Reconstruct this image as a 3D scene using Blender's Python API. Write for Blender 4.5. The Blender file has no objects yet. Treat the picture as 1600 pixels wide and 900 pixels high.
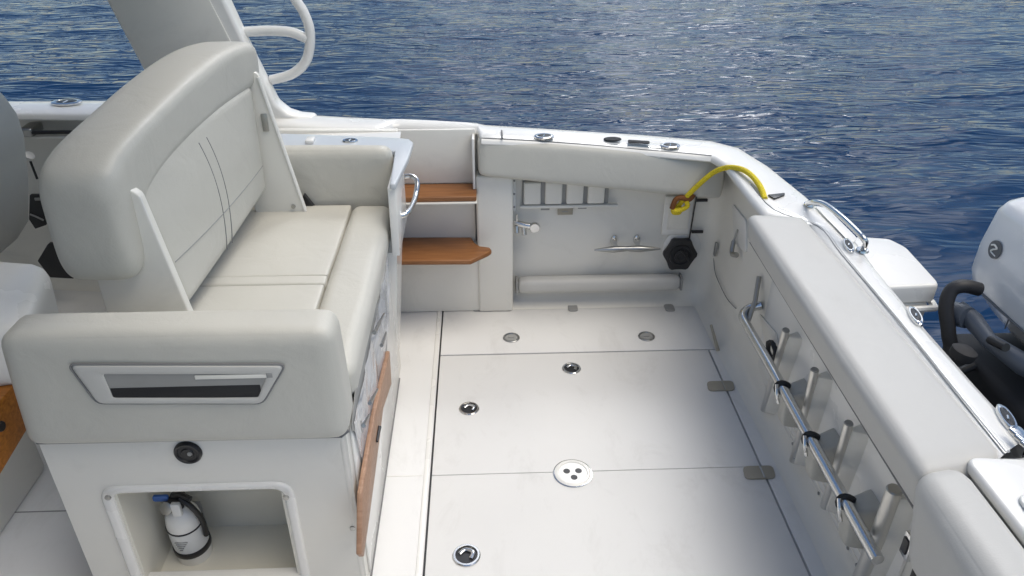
import bpy, bmesh, math, random
from mathutils import Vector, Matrix, noise
random.seed(4)
S = bpy.context.scene
C = bpy.context.scene.collection
R = math.radians

# ------------------------------------------------------------------ materials
def mat(name, col, rough=.4, metal=0., bump=0., bscale=60., var=.0, vscale=3., coat=0., spec=.5, bdist=.002, detail=4., rvar=0.):
    m = bpy.data.materials.new(name); m.use_nodes = True
    nt = m.node_tree; b = nt.nodes['Principled BSDF']
    b.inputs['Base Color'].default_value = (*col, 1); b.inputs['Roughness'].default_value = rough
    b.inputs['Metallic'].default_value = metal; b.inputs['Coat Weight'].default_value = coat
    b.inputs['Coat Roughness'].default_value = .12
    b.inputs['Specular IOR Level'].default_value = spec
    tc = nt.nodes.new('ShaderNodeTexCoord'); co = tc.outputs['Object']
    if var or rvar:
        n = nt.nodes.new('ShaderNodeTexNoise'); n.inputs['Scale'].default_value = vscale; n.inputs['Detail'].default_value = 5
        nt.links.new(co, n.inputs['Vector'])
    if var:
        mx = nt.nodes.new('ShaderNodeMix'); mx.data_type = 'RGBA'
        mx.inputs[6].default_value = (*[c*(1-var) for c in col], 1); mx.inputs[7].default_value = (*[min(1, c*(1+var*.6)) for c in col], 1)
        nt.links.new(n.outputs['Fac'], mx.inputs[0]); nt.links.new(mx.outputs[2], b.inputs['Base Color'])
    if rvar:
        mr = nt.nodes.new('ShaderNodeMapRange'); mr.inputs[1].default_value = .3; mr.inputs[2].default_value = .7
        mr.inputs[3].default_value = max(.02, rough-rvar); mr.inputs[4].default_value = rough+rvar
        nt.links.new(n.outputs['Fac'], mr.inputs[0]); nt.links.new(mr.outputs[0], b.inputs['Roughness'])
    if bump:
        n2 = nt.nodes.new('ShaderNodeTexNoise'); n2.inputs['Scale'].default_value = bscale; n2.inputs['Detail'].default_value = detail
        bp = nt.nodes.new('ShaderNodeBump'); bp.inputs['Strength'].default_value = bump; bp.inputs['Distance'].default_value = bdist
        nt.links.new(co, n2.inputs['Vector']); nt.links.new(n2.outputs['Fac'], bp.inputs['Height']); nt.links.new(bp.outputs['Normal'], b.inputs['Normal'])
    return m

M = {}
M['gel'] = mat('white gelcoat', (.80, .79, .755), .28, var=.03, vscale=2.2, coat=.3, rvar=.08)
M['liner'] = mat('off white liner', (.77, .75, .69), .42, var=.05, vscale=3, rvar=.1)
M['deck'] = mat('textured deck gelcoat', (.74, .735, .72), .56, bump=.4, bscale=380, bdist=.0009, var=.06, vscale=2.5, rvar=.08)
def scuff(m, amount, scale=6):
    nt = m.node_tree; b = nt.nodes['Principled BSDF']; old = b.inputs['Base Color'].links[0].from_socket
    tc = nt.nodes.new('ShaderNodeTexCoord'); mp = nt.nodes.new('ShaderNodeMapping'); mp.inputs['Scale'].default_value = (1, .5, 1); nt.links.new(tc.outputs['Object'], mp.inputs[0])
    n = nt.nodes.new('ShaderNodeTexNoise'); n.inputs['Scale'].default_value = scale; n.inputs['Detail'].default_value = 9; n.inputs['Roughness'].default_value = .7; n.inputs['Distortion'].default_value = .6
    nt.links.new(mp.outputs[0], n.inputs['Vector'])
    r = nt.nodes.new('ShaderNodeMapRange'); r.inputs[1].default_value = .54; r.inputs[2].default_value = .78; r.inputs[4].default_value = amount; nt.links.new(n.outputs['Fac'], r.inputs[0])
    x = nt.nodes.new('ShaderNodeMix'); x.data_type = 'RGBA'; nt.links.new(r.outputs[0], x.inputs[0]); nt.links.new(old, x.inputs[6]); x.inputs[7].default_value = (.40, .385, .35, 1)
    nt.links.new(x.outputs[2], b.inputs['Base Color'])
scuff(M['deck'], .30); scuff(M['liner'], .25, 4); scuff(M['gel'], .15, 5)
M['vinyl'] = mat('light grey vinyl', (.55, .535, .48), .46, bump=.35, bscale=260, bdist=.0012, var=.045, vscale=5, rvar=.07)
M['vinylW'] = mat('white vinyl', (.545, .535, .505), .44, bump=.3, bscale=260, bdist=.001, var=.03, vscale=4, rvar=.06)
def wrinkle(m, scale, dist):
    nt = m.node_tree; b = nt.nodes['Principled BSDF']; old = b.inputs['Normal'].links[0].from_socket
    tc = nt.nodes.new('ShaderNodeTexCoord'); n = nt.nodes.new('ShaderNodeTexNoise'); n.inputs['Scale'].default_value = scale; n.inputs['Detail'].default_value = 3; n.inputs['Distortion'].default_value = .8
    bp = nt.nodes.new('ShaderNodeBump'); bp.inputs['Strength'].default_value = .35; bp.inputs['Distance'].default_value = dist
    nt.links.new(tc.outputs['Object'], n.inputs['Vector']); nt.links.new(n.outputs['Fac'], bp.inputs['Height']); nt.links.new(old, bp.inputs['Normal']); nt.links.new(bp.outputs[0], b.inputs['Normal'])
wrinkle(M['vinyl'], 8, .012); wrinkle(M['vinylW'], 7, .008)
M['steel'] = mat('polished stainless', (.68, .68, .67), .16, metal=1., rvar=.05, vscale=20)
M['satin'] = mat('satin aluminium', (.72, .70, .65), .33, metal=.85, rvar=.06, vscale=15)
M['chromedark'] = mat('satin stainless', (.42, .42, .41), .32, metal=1.)
M['black'] = mat('black plastic', (.018, .018, .02), .4, bump=.1, bscale=90)
M['rubber'] = mat('black rubber hose', (.02, .02, .022), .55, bump=.2, bscale=120)
M['dark'] = mat('dark void plastic', (.012, .012, .014), .7)
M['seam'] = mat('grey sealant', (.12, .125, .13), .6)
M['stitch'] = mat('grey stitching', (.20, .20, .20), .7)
M['grey'] = mat('grey plastic', (.30, .30, .29), .5, var=.08)
M['tan'] = mat('tan hinge pad', (.37, .335, .265), .5, var=.12, vscale=30)
M['steelpaint'] = mat('blue grey painted steel', (.07, .085, .11), .45, coat=.1)
scuff(M['vinyl'], .22, 5); scuff(M['vinylW'], .22, 5)
M['cowl'] = mat('white cowling paint', (.74, .745, .75), .22, coat=.6, var=.02)
M['counter'] = mat('pale blue grey counter', (.55, .58, .61), .3, var=.05, vscale=12, coat=.2)
M['blue'] = mat('blue handle plastic', (.05, .14, .42), .4)
M['label'] = mat('white paper label', (.72, .72, .70), .5)
M['cream'] = mat('cream recess liner', (.76, .735, .65), .45, var=.06, vscale=4)
M['frost'] = mat('frosted window', (.30, .30, .29), .25, var=.2, vscale=9)

def teak(name, c1, c2, rough=.4):
    m = bpy.data.materials.new(name); m.use_nodes = True; nt = m.node_tree; b = nt.nodes['Principled BSDF']
    tc = nt.nodes.new('ShaderNodeTexCoord'); mp = nt.nodes.new('ShaderNodeMapping')
    mp.inputs['Scale'].default_value = (2.5, 22, 30) ; nt.links.new(tc.outputs['Object'], mp.inputs['Vector'])
    n = nt.nodes.new('ShaderNodeTexNoise'); n.inputs['Scale'].default_value = 3; n.inputs['Detail'].default_value = 8; n.inputs['Distortion'].default_value = .6
    nt.links.new(mp.outputs[0], n.inputs['Vector'])
    r = nt.nodes.new('ShaderNodeValToRGB'); r.color_ramp.elements[0].position = .3; r.color_ramp.elements[1].position = .72
    r.color_ramp.elements[0].color = (*c1, 1); r.color_ramp.elements[1].color = (*c2, 1)
    nt.links.new(n.outputs['Fac'], r.inputs[0]); nt.links.new(r.outputs[0], b.inputs['Base Color'])
    b.inputs['Roughness'].default_value = rough
    bp = nt.nodes.new('ShaderNodeBump'); bp.inputs['Strength'].default_value = .15; bp.inputs['Distance'].default_value = .001
    nt.links.new(n.outputs['Fac'], bp.inputs['Height']); nt.links.new(bp.outputs[0], b.inputs['Normal'])
    return m
M['teak'] = teak('oiled teak', (.20, .078, .022), (.32, .135, .045))
M['teakP'] = teak('pale teak', (.31, .175, .105), (.42, .255, .165), .5)
M['teakO'] = teak('varnished teak', (.30, .10, .012), (.52, .20, .03), .3)

def rope_mat():
    m = mat('yellow rope', (.62, .47, .02), .75); nt = m.node_tree; b = nt.nodes['Principled BSDF']
    tc = nt.nodes.new('ShaderNodeTexCoord'); v = nt.nodes.new('ShaderNodeTexVoronoi'); v.inputs['Scale'].default_value = 260
    nt.links.new(tc.outputs['Object'], v.inputs['Vector'])
    r = nt.nodes.new('ShaderNodeValToRGB'); r.color_ramp.elements[0].position = .25; r.color_ramp.elements[1].position = .7
    r.color_ramp.elements[0].color = (.86, .72, .03, 1); r.color_ramp.elements[1].color = (.62, .46, .012, 1)
    nt.links.new(v.outputs['Distance'], r.inputs[0]); nt.links.new(r.outputs[0], b.inputs['Base Color'])
    bp = nt.nodes.new('ShaderNodeBump'); bp.inputs['Strength'].default_value = .5; bp.inputs['Distance'].default_value = .002; bp.invert = True
    nt.links.new(v.outputs['Distance'], bp.inputs['Height']); nt.links.new(bp.outputs[0], b.inputs['Normal'])
    return m
M['rope'] = rope_mat()
M['ropeend'] = mat('rust red whipping', (.20, .07, .015), .7, var=.3, vscale=60)

def plastic_mat():
    m = bpy.data.materials.new('clear wrinkled plastic'); m.use_nodes = True; nt = m.node_tree; b = nt.nodes['Principled BSDF']
    b.inputs['Base Color'].default_value = (.80, .84, .90, 1); b.inputs['Roughness'].default_value = .12
    b.inputs['Alpha'].default_value = .7; b.inputs['Coat Weight'].default_value = .5
    tc = nt.nodes.new('ShaderNodeTexCoord'); n = nt.nodes.new('ShaderNodeTexNoise'); n.inputs['Scale'].default_value = 9; n.inputs['Detail'].default_value = 1; n.inputs['Distortion'].default_value = 1
    bp = nt.nodes.new('ShaderNodeBump'); bp.inputs['Strength'].default_value = .35; bp.inputs['Distance'].default_value = .012
    nt.links.new(tc.outputs['Object'], n.inputs['Vector']); nt.links.new(n.outputs['Fac'], bp.inputs['Height']); nt.links.new(bp.outputs[0], b.inputs['Normal'])
    return m
M['plastic'] = plastic_mat()

# ------------------------------------------------------------------ object helpers
def link(name, bm, m, parent=None, smooth=40, mats=None):
    me = bpy.data.meshes.new(name)
    bmesh.ops.recalc_face_normals(bm, faces=bm.faces)
    bm.to_mesh(me); bm.free()
    for x in (mats or [m]): me.materials.append(M[x] if isinstance(x, str) else x)
    for p in me.polygons: p.use_smooth = True
    me.set_sharp_from_angle(angle=R(smooth))
    o = bpy.data.objects.new(name, me); C.objects.link(o)
    if parent:
        o.parent = parent
        o.matrix_parent_inverse = parent_world(parent).inverted()
    return o
def parent_world(p):
    m = Matrix.Translation(p.location)
    if p.parent: m = parent_world(p.parent) @ p.matrix_parent_inverse @ m
    return m
def tag(o, label=None, cat=None, group=None, kind=None):
    if label: o['label'] = label
    if cat: o['category'] = cat
    if group: o['group'] = group
    if kind: o['kind'] = kind
    return o
def thing(name, loc, label, cat, group=None):
    o = bpy.data.objects.new(name, None); C.objects.link(o); o.location = loc; o.empty_display_size = .05
    return tag(o, label, cat, group)

def bm_new(): return bmesh.new()
def merge(bm, b2):
    me = bpy.data.meshes.new('tmp'); b2.to_mesh(me); b2.free(); bm.from_mesh(me); bpy.data.meshes.remove(me); return bm
def bevel(b, r, seg=3, ang=30):
    es = [e for e in b.edges if len(e.link_faces) == 2 and e.calc_face_angle(0) > R(ang)]
    if r > 0: bmesh.ops.bevel(b, geom=es, offset=r, segments=seg, profile=.5, affect='EDGES', clamp_overlap=True)
def box(x0, x1, y0, y1, z0, z1, r=.004, seg=2, bm=None):
    b = bmesh.new(); bmesh.ops.create_cube(b, size=1)
    for v in b.verts:
        v.co = Vector(((x0+x1)/2+v.co.x*(x1-x0), (y0+y1)/2+v.co.y*(y1-y0), (z0+z1)/2+v.co.z*(z1-z0)))
    bevel(b, r, seg)
    return merge(bm, b) if bm else b
def prism(pts, d, r=.003, seg=2, bm=None):
    """closed 3-D outline pts (roughly planar) pushed along vector d"""
    b = bmesh.new(); d = Vector(d)
    A = [b.verts.new(Vector(p)) for p in pts]; B = [b.verts.new(Vector(p)+d) for p in pts]
    n = len(pts); b.faces.new(A); b.faces.new(B[::-1])
    for i in range(n): b.faces.new((A[i], A[(i+1) % n], B[(i+1) % n], B[i]))
    bmesh.ops.recalc_face_normals(b, faces=b.faces)
    bevel(b, r, seg, 25)
    return merge(bm, b) if bm else b
def roundpoly(pts, r, seg=5):
    """round the corners of a closed 3-D outline"""
    out = []; n = len(pts); P_ = [Vector(p) for p in pts]
    for i in range(n):
        a, b, c = P_[i-1], P_[i], P_[(i+1) % n]
        u = (a-b); w = (c-b); rr = min(r, u.length*.48, w.length*.48); u.normalize(); w.normalize()
        p0, p1 = b+u*rr, b+w*rr
        for k in range(seg+1):
            t = k/seg; out.append((1-t)**2*p0+2*t*(1-t)*b+t*t*p1)
    return out
def smooth_path(pts, n=8):
    P_ = [Vector(p) for p in pts]; out = []
    for i in range(len(P_)-1):
        p0 = P_[max(0, i-1)]; p1 = P_[i]; p2 = P_[i+1]; p3 = P_[min(len(P_)-1, i+2)]
        for k in range(n):
            t = k/n
            out.append(.5*((2*p1)+(p2-p0)*t+(2*p0-5*p1+4*p2-p3)*t*t+(3*p1-p0-3*p2+p3)*t**3))
    out.append(P_[-1]); return out
def tube(pts, r, seg=12, bm=None, closed=False, flat=1.0):
    b = bmesh.new(); P_ = [Vector(p) for p in pts]; n = len(P_)
    rr = r if isinstance(r, (list, tuple)) else [r]*n
    up = Vector((0, 0, 1)); rings = []; prev = None
    for i in range(n):
        t = (P_[(i+1) % n]-P_[i-1]) if closed else (P_[min(n-1, i+1)]-P_[max(0, i-1)])
        t.normalize()
        if prev is None:
            a = up if abs(t.z) < .9 else Vector((1, 0, 0)); s = t.cross(a).normalized()
        else:
            s = prev-t*prev.dot(t); s.normalize()
        prev = s; q = t.cross(s)
        rings.append([b.verts.new(P_[i]+(s*math.cos(2*math.pi*k/seg)+q*math.sin(2*math.pi*k/seg)*flat)*rr[i]) for k in range(seg)])
    m = n if closed else n-1
    for i in range(m):
        A = rings[i]; B = rings[(i+1) % n]
        for k in range(seg): b.faces.new((A[k], A[(k+1) % seg], B[(k+1) % seg], B[k]))
    if not closed:
        b.faces.new(rings[0][::-1]); b.faces.new(rings[-1])
    return merge(bm, b) if bm else b
def lathe(prof, c, ax=(0, 0, 1), seg=28, sx=1., sy=1., bm=None, xdir=None):
    """prof = [(radius, height)], revolved about axis ax through c"""
    b = bmesh.new(); ax = Vector(ax).normalized(); c = Vector(c)
    a = Vector(xdir) if xdir else (Vector((1, 0, 0)) if abs(ax.x) < .9 else Vector((0, 1, 0)))
    s = (a-ax*a.dot(ax)).normalized(); q = ax.cross(s); rings = []
    for (r, h) in prof:
        if r < 1e-6: rings.append([b.verts.new(c+ax*h)])
        else: rings.append([b.verts.new(c+ax*h+s*math.cos(2*math.pi*k/seg)*r*sx+q*math.sin(2*math.pi*k/seg)*r*sy) for k in range(seg)])
    for i in range(len(rings)-1):
        A, B = rings[i], rings[i+1]
        for k in range(seg):
            k2 = (k+1) % seg
            if len(A) == 1 and len(B) == 1: continue
            if len(A) == 1: b.faces.new((A[0], B[k], B[k2]))
            elif len(B) == 1: b.faces.new((A[k], A[k2], B[0]))
            else: b.faces.new((A[k], A[k2], B[k2], B[k]))
    if len(rings[0]) > 1: b.faces.new(rings[0][::-1])
    if len(rings[-1]) > 1: b.faces.new(rings[-1])
    return merge(bm, b) if bm else b
def cushion(c8, r=.03, crown=.008, n=12, bm=None, wob=.0, seed=0):
    """rounded, slightly crowned block. c8 = 8 corners: (x0|x1, y0|y1, z0|z1) order x fastest, then y, then z"""
    c8 = [Vector(c) for c in c8]
    L = [(c8[1]-c8[0]).length/2, (c8[2]-c8[0]).length/2, (c8[4]-c8[0]).length/2]
    b = bmesh.new(); bmesh.ops.create_cube(b, size=2)
    bmesh.ops.subdivide_edges(b, edges=b.edges[:], cuts=n-1, use_grid_fill=True)
    def g(t):   # concentrate samples near the ends
        return math.copysign(1-(1-abs(t))**1.9, t)
    for v in b.verts:
        u = [g(v.co[i]) if abs(v.co[i]) < .999 else v.co[i] for i in range(3)]
        p = Vector([u[i]*L[i] for i in range(3)]); rr = min(r, *[l*.98 for l in L])
        q = Vector([max(-(L[i]-rr), min(L[i]-rr, p[i])) for i in range(3)])
        d = p-q
        if d.length > 1e-9: p = q+d.normalized()*rr
        w = [p[i]/L[i] for i in range(3)]; k = max(range(3), key=lambda i: abs(u[i]))
        o1, o2 = [i for i in range(3) if i != k]
        s = (1-w[o1]**2)*(1-w[o2]**2)
        p[k] += math.copysign(crown*s, u[k])
        if wob: p[k] += wob*noise.noise(Vector((p.x*7+seed, p.y*7, p.z*7)))*s
        t = [(p[i]/L[i]+1)/2 for i in range(3)]
        x, y, z = t; o = Vector((0, 0, 0))
        for i in range(8):
            wx = x if i & 1 else 1-x; wy = y if i & 2 else 1-y; wz = z if i & 4 else 1-z
            o += c8[i]*(wx*wy*wz)
        v.co = o
    return merge(bm, b) if bm else b
def b8(x0, x1, y0, y1, z0, z1): return [(x, y, z) for z in (z0, z1) for y in (y0, y1) for x in (x0, x1)]
def loft(rings, bm=None, cap=True):
    b = bmesh.new(); V = [[b.verts.new(Vector(p)) for p in r] for r in rings]; n = len(V[0])
    for i in range(len(V)-1):
        for k in range(n): b.faces.new((V[i][k], V[i][(k+1) % n], V[i+1][(k+1) % n], V[i+1][k]))
    if cap: b.faces.new(V[0][::-1]); b.faces.new(V[-1])
    return merge(bm, b) if bm else b
def sheet(rows, bm=None):
    b = bmesh.new(); V = [[b.verts.new(Vector(p)) for p in r] for r in rows]
    for i in range(len(V)-1):
        for k in range(len(V[0])-1): b.faces.new((V[i][k], V[i][k+1], V[i+1][k+1], V[i+1][k]))
    return merge(bm, b) if bm else b
def selip(cx, cz, rx, rz, e=.5, n=28):
    out = []
    for k in range(n):
        a = 2*math.pi*k/n; c, s = math.cos(a), math.sin(a)
        out.append((cx+rx*math.copysign(abs(c)**e, c), cz+rz*math.copysign(abs(s)**e, s)))
    return out

# ================================================================== WATER
def water():
    m = bpy.data.materials.new('sea water'); m.use_nodes = True; nt = m.node_tree; b = nt.nodes['Principled BSDF']
    b.inputs['Base Color'].default_value = (.004, .026, .075, 1); b.inputs['Roughness'].default_value = .03; b.inputs['IOR'].default_value = 1.33; b.inputs['Specular IOR Level'].default_value = .38
    tc = nt.nodes.new('ShaderNodeTexCoord'); co = tc.outputs['Object']
    sx = nt.nodes.new('ShaderNodeSeparateXYZ'); nt.links.new(co, sx.inputs[0])
    ma = nt.nodes.new('ShaderNodeMath'); ma.operation = 'MULTIPLY_ADD'; ma.inputs[1].default_value = -.8; nt.links.new(sx.outputs[0], ma.inputs[0]); nt.links.new(sx.outputs[1], ma.inputs[2])
    cr = nt.nodes.new('ShaderNodeMapRange'); cr.interpolation_type = 'SMOOTHSTEP'; cr.inputs[1].default_value = .3; cr.inputs[2].default_value = 4.5; cr.inputs[3].default_value = .22; cr.inputs[4].default_value = 1.0
    nt.links.new(ma.outputs[0], cr.inputs[0])
    pn = nt.nodes.new('ShaderNodeTexNoise'); pn.inputs['Scale'].default_value = .35; pn.inputs['Detail'].default_value = 2; nt.links.new(co, pn.inputs['Vector'])
    pr_ = nt.nodes.new('ShaderNodeMapRange'); pr_.inputs[1].default_value = .3; pr_.inputs[2].default_value = .65; pr_.inputs[3].default_value = .5; pr_.inputs[4].default_value = 1.; nt.links.new(pn.outputs['Fac'], pr_.inputs[0])
    mm = nt.nodes.new('ShaderNodeMath'); mm.operation = 'MULTIPLY'; nt.links.new(cr.outputs[0], mm.inputs[0]); nt.links.new(pr_.outputs[0], mm.inputs[1]); calm = mm.outputs[0]
    def layer(sc, rot, scale, det, dist, strength, bd, prev=None, rough=.5, ridge=False):
        mp = nt.nodes.new('ShaderNodeMapping'); mp.inputs['Scale'].default_value = sc; mp.inputs['Rotation'].default_value = (0, 0, R(rot))
        nt.links.new(co, mp.inputs['Vector'])
        n = nt.nodes.new('ShaderNodeTexNoise'); n.inputs['Scale'].default_value = scale; n.inputs['Detail'].default_value = det
        n.inputs['Distortion'].default_value = dist; n.inputs['Roughness'].default_value = rough
        nt.links.new(mp.outputs[0], n.inputs['Vector'])
        bp = nt.nodes.new('ShaderNodeBump'); bp.inputs['Strength'].default_value = strength; bp.inputs['Distance'].default_value = bd
        hsock = n.outputs['Fac']
        if ridge:      # short pointed crests: 1 - |2n - 1|
            a1 = nt.nodes.new('ShaderNodeMath'); a1.operation = 'MULTIPLY_ADD'; a1.inputs[1].default_value = 2; a1.inputs[2].default_value = -1; nt.links.new(hsock, a1.inputs[0])
            a2 = nt.nodes.new('ShaderNodeMath'); a2.operation = 'ABSOLUTE'; nt.links.new(a1.outputs[0], a2.inputs[0])
            a3 = nt.nodes.new('ShaderNodeMath'); a3.operation = 'POWER'; a3.inputs[1].default_value = .8; nt.links.new(a2.outputs[0], a3.inputs[0])
            a4 = nt.nodes.new('ShaderNodeMath'); a4.operation = 'MULTIPLY'; a4.inputs[1].default_value = -1; nt.links.new(a3.outputs[0], a4.inputs[0]); hsock = a4.outputs[0]
        nt.links.new(hsock, bp.inputs['Height'])
        nt.links.new(calm, bp.inputs['Strength'])
        if prev: nt.links.new(prev, bp.inputs['Normal'])
        return bp.outputs['Normal']
    p = layer((.42, 1.6, 1), 10, 2.6, 1.5, .6, 1, .046)
    p = layer((.38, 1.8, 1), -10, 4.6, 1, .7, 1, .022, p, ridge=True)
    p = layer((.5, 2.0, 1), 16, 11, 0, .3, 1, .004, p)
    nt.links.new(p, b.inputs['Normal'])
    # swell mesh: a fine patch on the seen side, then coarser skirts to the horizon
    xs = [-400, -150, -60, -30, -18]+[-12+i*.085 for i in range(330)]+[18, 22, 30, 60, 150, 400]
    ys = [-400, -100, -30, -8, -2]+[1.5+i*.06 for i in range(200)]+[14+i*.3 for i in range(30)]+[25, 32, 50, 100, 250, 600]
    rows = []
    for y in ys:
        row = []
        for x in xs:
            f = 1 if (-12 < x < 16.5 and 1 < y < 23) else 0
            h = 0
            if f:
                u, v = x*.9+y*.25, y*1.5-x*.22
                h = 0.035*noise.noise(Vector((u*.55, v*.8, 0)))+.020*noise.noise(Vector((u*1.5, v*2.1, 3)))+.009*noise.noise(Vector((u*3.6, v*4.6, 7)))
            row.append((x, y, -.50+h))
        rows.append(row)
    o = link('water', sheet(rows), m, smooth=180); tag(o, kind='structure')
water()

# ================================================================== THE BOAT
def capz(x): return .83-.10*max(0, x) if x > 0 else .83+.015*(-x)
boat = thing('motorboat', (0, 1.5, 0), 'white motorboat with an open aft cockpit, seen from its own helm deck', 'motorboat')

# deck floor: pieces around the hatches over a darker gutter
b = bm_new()
box(-4.5, -.2018, -.3, 3.75, -.06, 0, .003, bm=b)
box(-.195, 1.3, 2.972, 3.3, -.06, 0, .003, bm=b)
box(.928, 1.3, -.3, 2.606, -.06, 0, .003, bm=b)
box(1.012, 1.3, 2.6061, 2.9719, -.06, 0, .003, bm=b)
o = link('deck_floor', b, 'deck', boat)
o = link('hatch_gutter', box(-.24, 1.02, .2, 3.0, -.055, -.022, 0), 'seam', boat)
hatch = link('deck_hatch', box(-.195, .921, .3, 1.9135, -.022, 0, .002), 'deck', boat)
hatch2 = link('deck_hatch', box(-.195, .921, 1.9165, 2.604, -.022, 0, .002), 'deck', boat)
hatch3 = link('deck_hatch', prism([(-.195, 2.612, -.022), (.955, 2.612, -.022), (1.006, 2.622, -.022), (1.006, 2.966, -.022), (-.195, 2.966, -.022)], (0, 0, .022), .002), 'deck', boat)
link('hatch_gasket', box(-.2015, -.1955, .3, 2.972, -.03, -.006, .001), 'black', boat)
link('hatch_rim', box(-.222, -.207, .3, 2.97, 0, .004, .002), 'gel', boat)
link('mould_line', box(-.35, -.225, 1.9135, 1.9175, -.001, .0015, .0005), 'gel', boat)
link('mould_line', box(-1.9, -1.12, 1.80, 1.804, -.001, .0015, .0005), 'grey', boat)

def hinge(x, y, par, w=.055, d=.03):
    q = roundpoly([(x-w, y-d, 0), (x+w*.9, y-d, 0), (x+w*1.05, y+d, 0), (x-w*.85, y+d, 0)], .02)
    h = link('hinge', prism(q, (0, 0, .006), .002), 'tan', par)
    link('hinge_pin', tube([(x+.012, y-d*.9, .005), (x+.012, y+d*.9, .005)], .0035, 8), 'chromedark', h)
hinge(.905, 2.356, hatch2); hinge(.905, 1.883, hatch)
for u in ((-0.04214, 2.969, -2.22e-16), (0.3913, 2.952, -2.22e-16), (0.8306, 2.935, -2.22e-16)):
    x, y = u[0], u[1]
    q = roundpoly([(x-.022, y-.028, 0), (x+.022, y-.028, 0), (x+.022, y+.03, 0), (x-.022, y+.03, 0)], .016)
    link('hinge', prism(q, (0, 0, .006), .002), 'grey', hatch3)

def flush_ring(name, x, y, r, label, dark=.75, slot=True, group='flush pull rings in the hatches', m='steel'):
    t = thing(name, (x, y, 0), label, 'hatch latch', group)
    link('bezel', lathe([(r, .0005), (r, .003), (r*.93, .0055), (r*.80, .0055), (r*.74, .001)], (x, y, 0), seg=32), m, t)
    link('cup', lathe([(r*.78, .0012), (r*.6, .0014), (0, .0014)], (x, y, 0), seg=28), 'black' if dark > .5 else 'grey', t)
    if slot:
        link('pull_tab', tube(smooth_path([(x-r*.5, y+r*.1, .004), (x-r*.1, y+r*.45, .006), (x+r*.45, y+r*.2, .007), (x+r*.3, y-r*.35, .005)], 5), r*.15, 8, flat=.5), 'steel', t)
    else:
        link('key_slot', box(x-r*.35, x+r*.35, y-r*.08, y+r*.08, .0015, .004, .001), 'grey', t)
    return t
flush_ring('flush_latch', *(-0.07459, 1.576, 0)[:2], .042, 'round polished flush latch nearest the camera in the cockpit hatch')
flush_ring('flush_latch', *(-0.07332, 2.258, 0)[:2], .038, 'round polished flush latch beside the left seam, mid hatch')
flush_ring('flush_latch', *(0.3371, 2.495, 2.22e-16)[:2], .038, 'round polished flush latch on the hatch centreline, close to the cross seam')
flush_ring('deck_plug', *(0.103, 2.725, 0)[:2], .036, 'grey round deck plug in the far hatch, left one', .2, False, 'grey plugs in the far hatch', 'chromedark')
flush_ring('deck_plug', *(0.6826, 2.712, 0)[:2], .036, 'grey round deck plug in the far hatch, right one', .2, False, 'grey plugs in the far hatch', 'chromedark')
x, y = (0.2789, 1.905, 2.22e-16)[:2]
t = thing('table_socket', (x, y, 0), 'large round white deck socket with three black holes', 'deck socket')
link('rim', lathe([(.062, .0005), (.062, .004), (.057, .007), (.05, .007), (.047, .004), (0, .004)], (x, y, 0), seg=40), 'gel', t)
link('rim_ring', lathe([(.066, .0003), (.066, .0022), (.0622, .003)], (x, y, 0), seg=40), 'steel', t)
for dx, dy in ((-.02, .008), (.02, .008), (.002, -.022)):
    link('hole', lathe([(.0115, .0042), (.0115, .005), (0, .005)], (x+dx, y+dy, 0), seg=16), 'black', t)

# inner liner: one wall swept along the far side and the transom, coved into the deck
def liner():
    path = [(-4.2, 3.34), (-3, 3.32), (-2.1, 3.29), (-1.57, 3.225), (-1.11, 3.125), (-.77, 3.055), (-.5, 3.03), (-.3, 3.02), (.2, 3.02), (.6, 3.02), (.90, 3.02)]
    cx, cy, rr = .93, 2.93, .09
    path += [(cx+rr*math.sin(a), cy+rr*math.cos(a)) for a in [R(d) for d in (15, 30, 45, 60, 75)]]
    path += [(1.02, 2.90), (1.02, 2.6), (1.035, 2.35), (1.045, 2.0), (1.045, 1.6), (1.045, 1.3), (1.045, 1.20)]
    rows = []
    for i, (x, y) in enumerate(path):
        a = Vector(path[max(0, i-1)]); c = Vector(path[min(len(path)-1, i+1)]); t = (c-a).normalized(); nrm = Vector((-t.y, t.x))
        p = Vector((x, y)); top = capz(x)-.012
        prof = [(-.07, .0), (-.055, .003), (-.04, .010), (-.024, .024), (-.011, .044), (-.004, .068), (0, .10), (.002, .3), (.004, top)]
        rows.append([(p.x+nrm.x*o_, p.y+nrm.y*o_, z+.001) for o_, z in prof])
    return sheet(rows)
link('cockpit_wall', liner(), 'liner', boat, 60)

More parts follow.
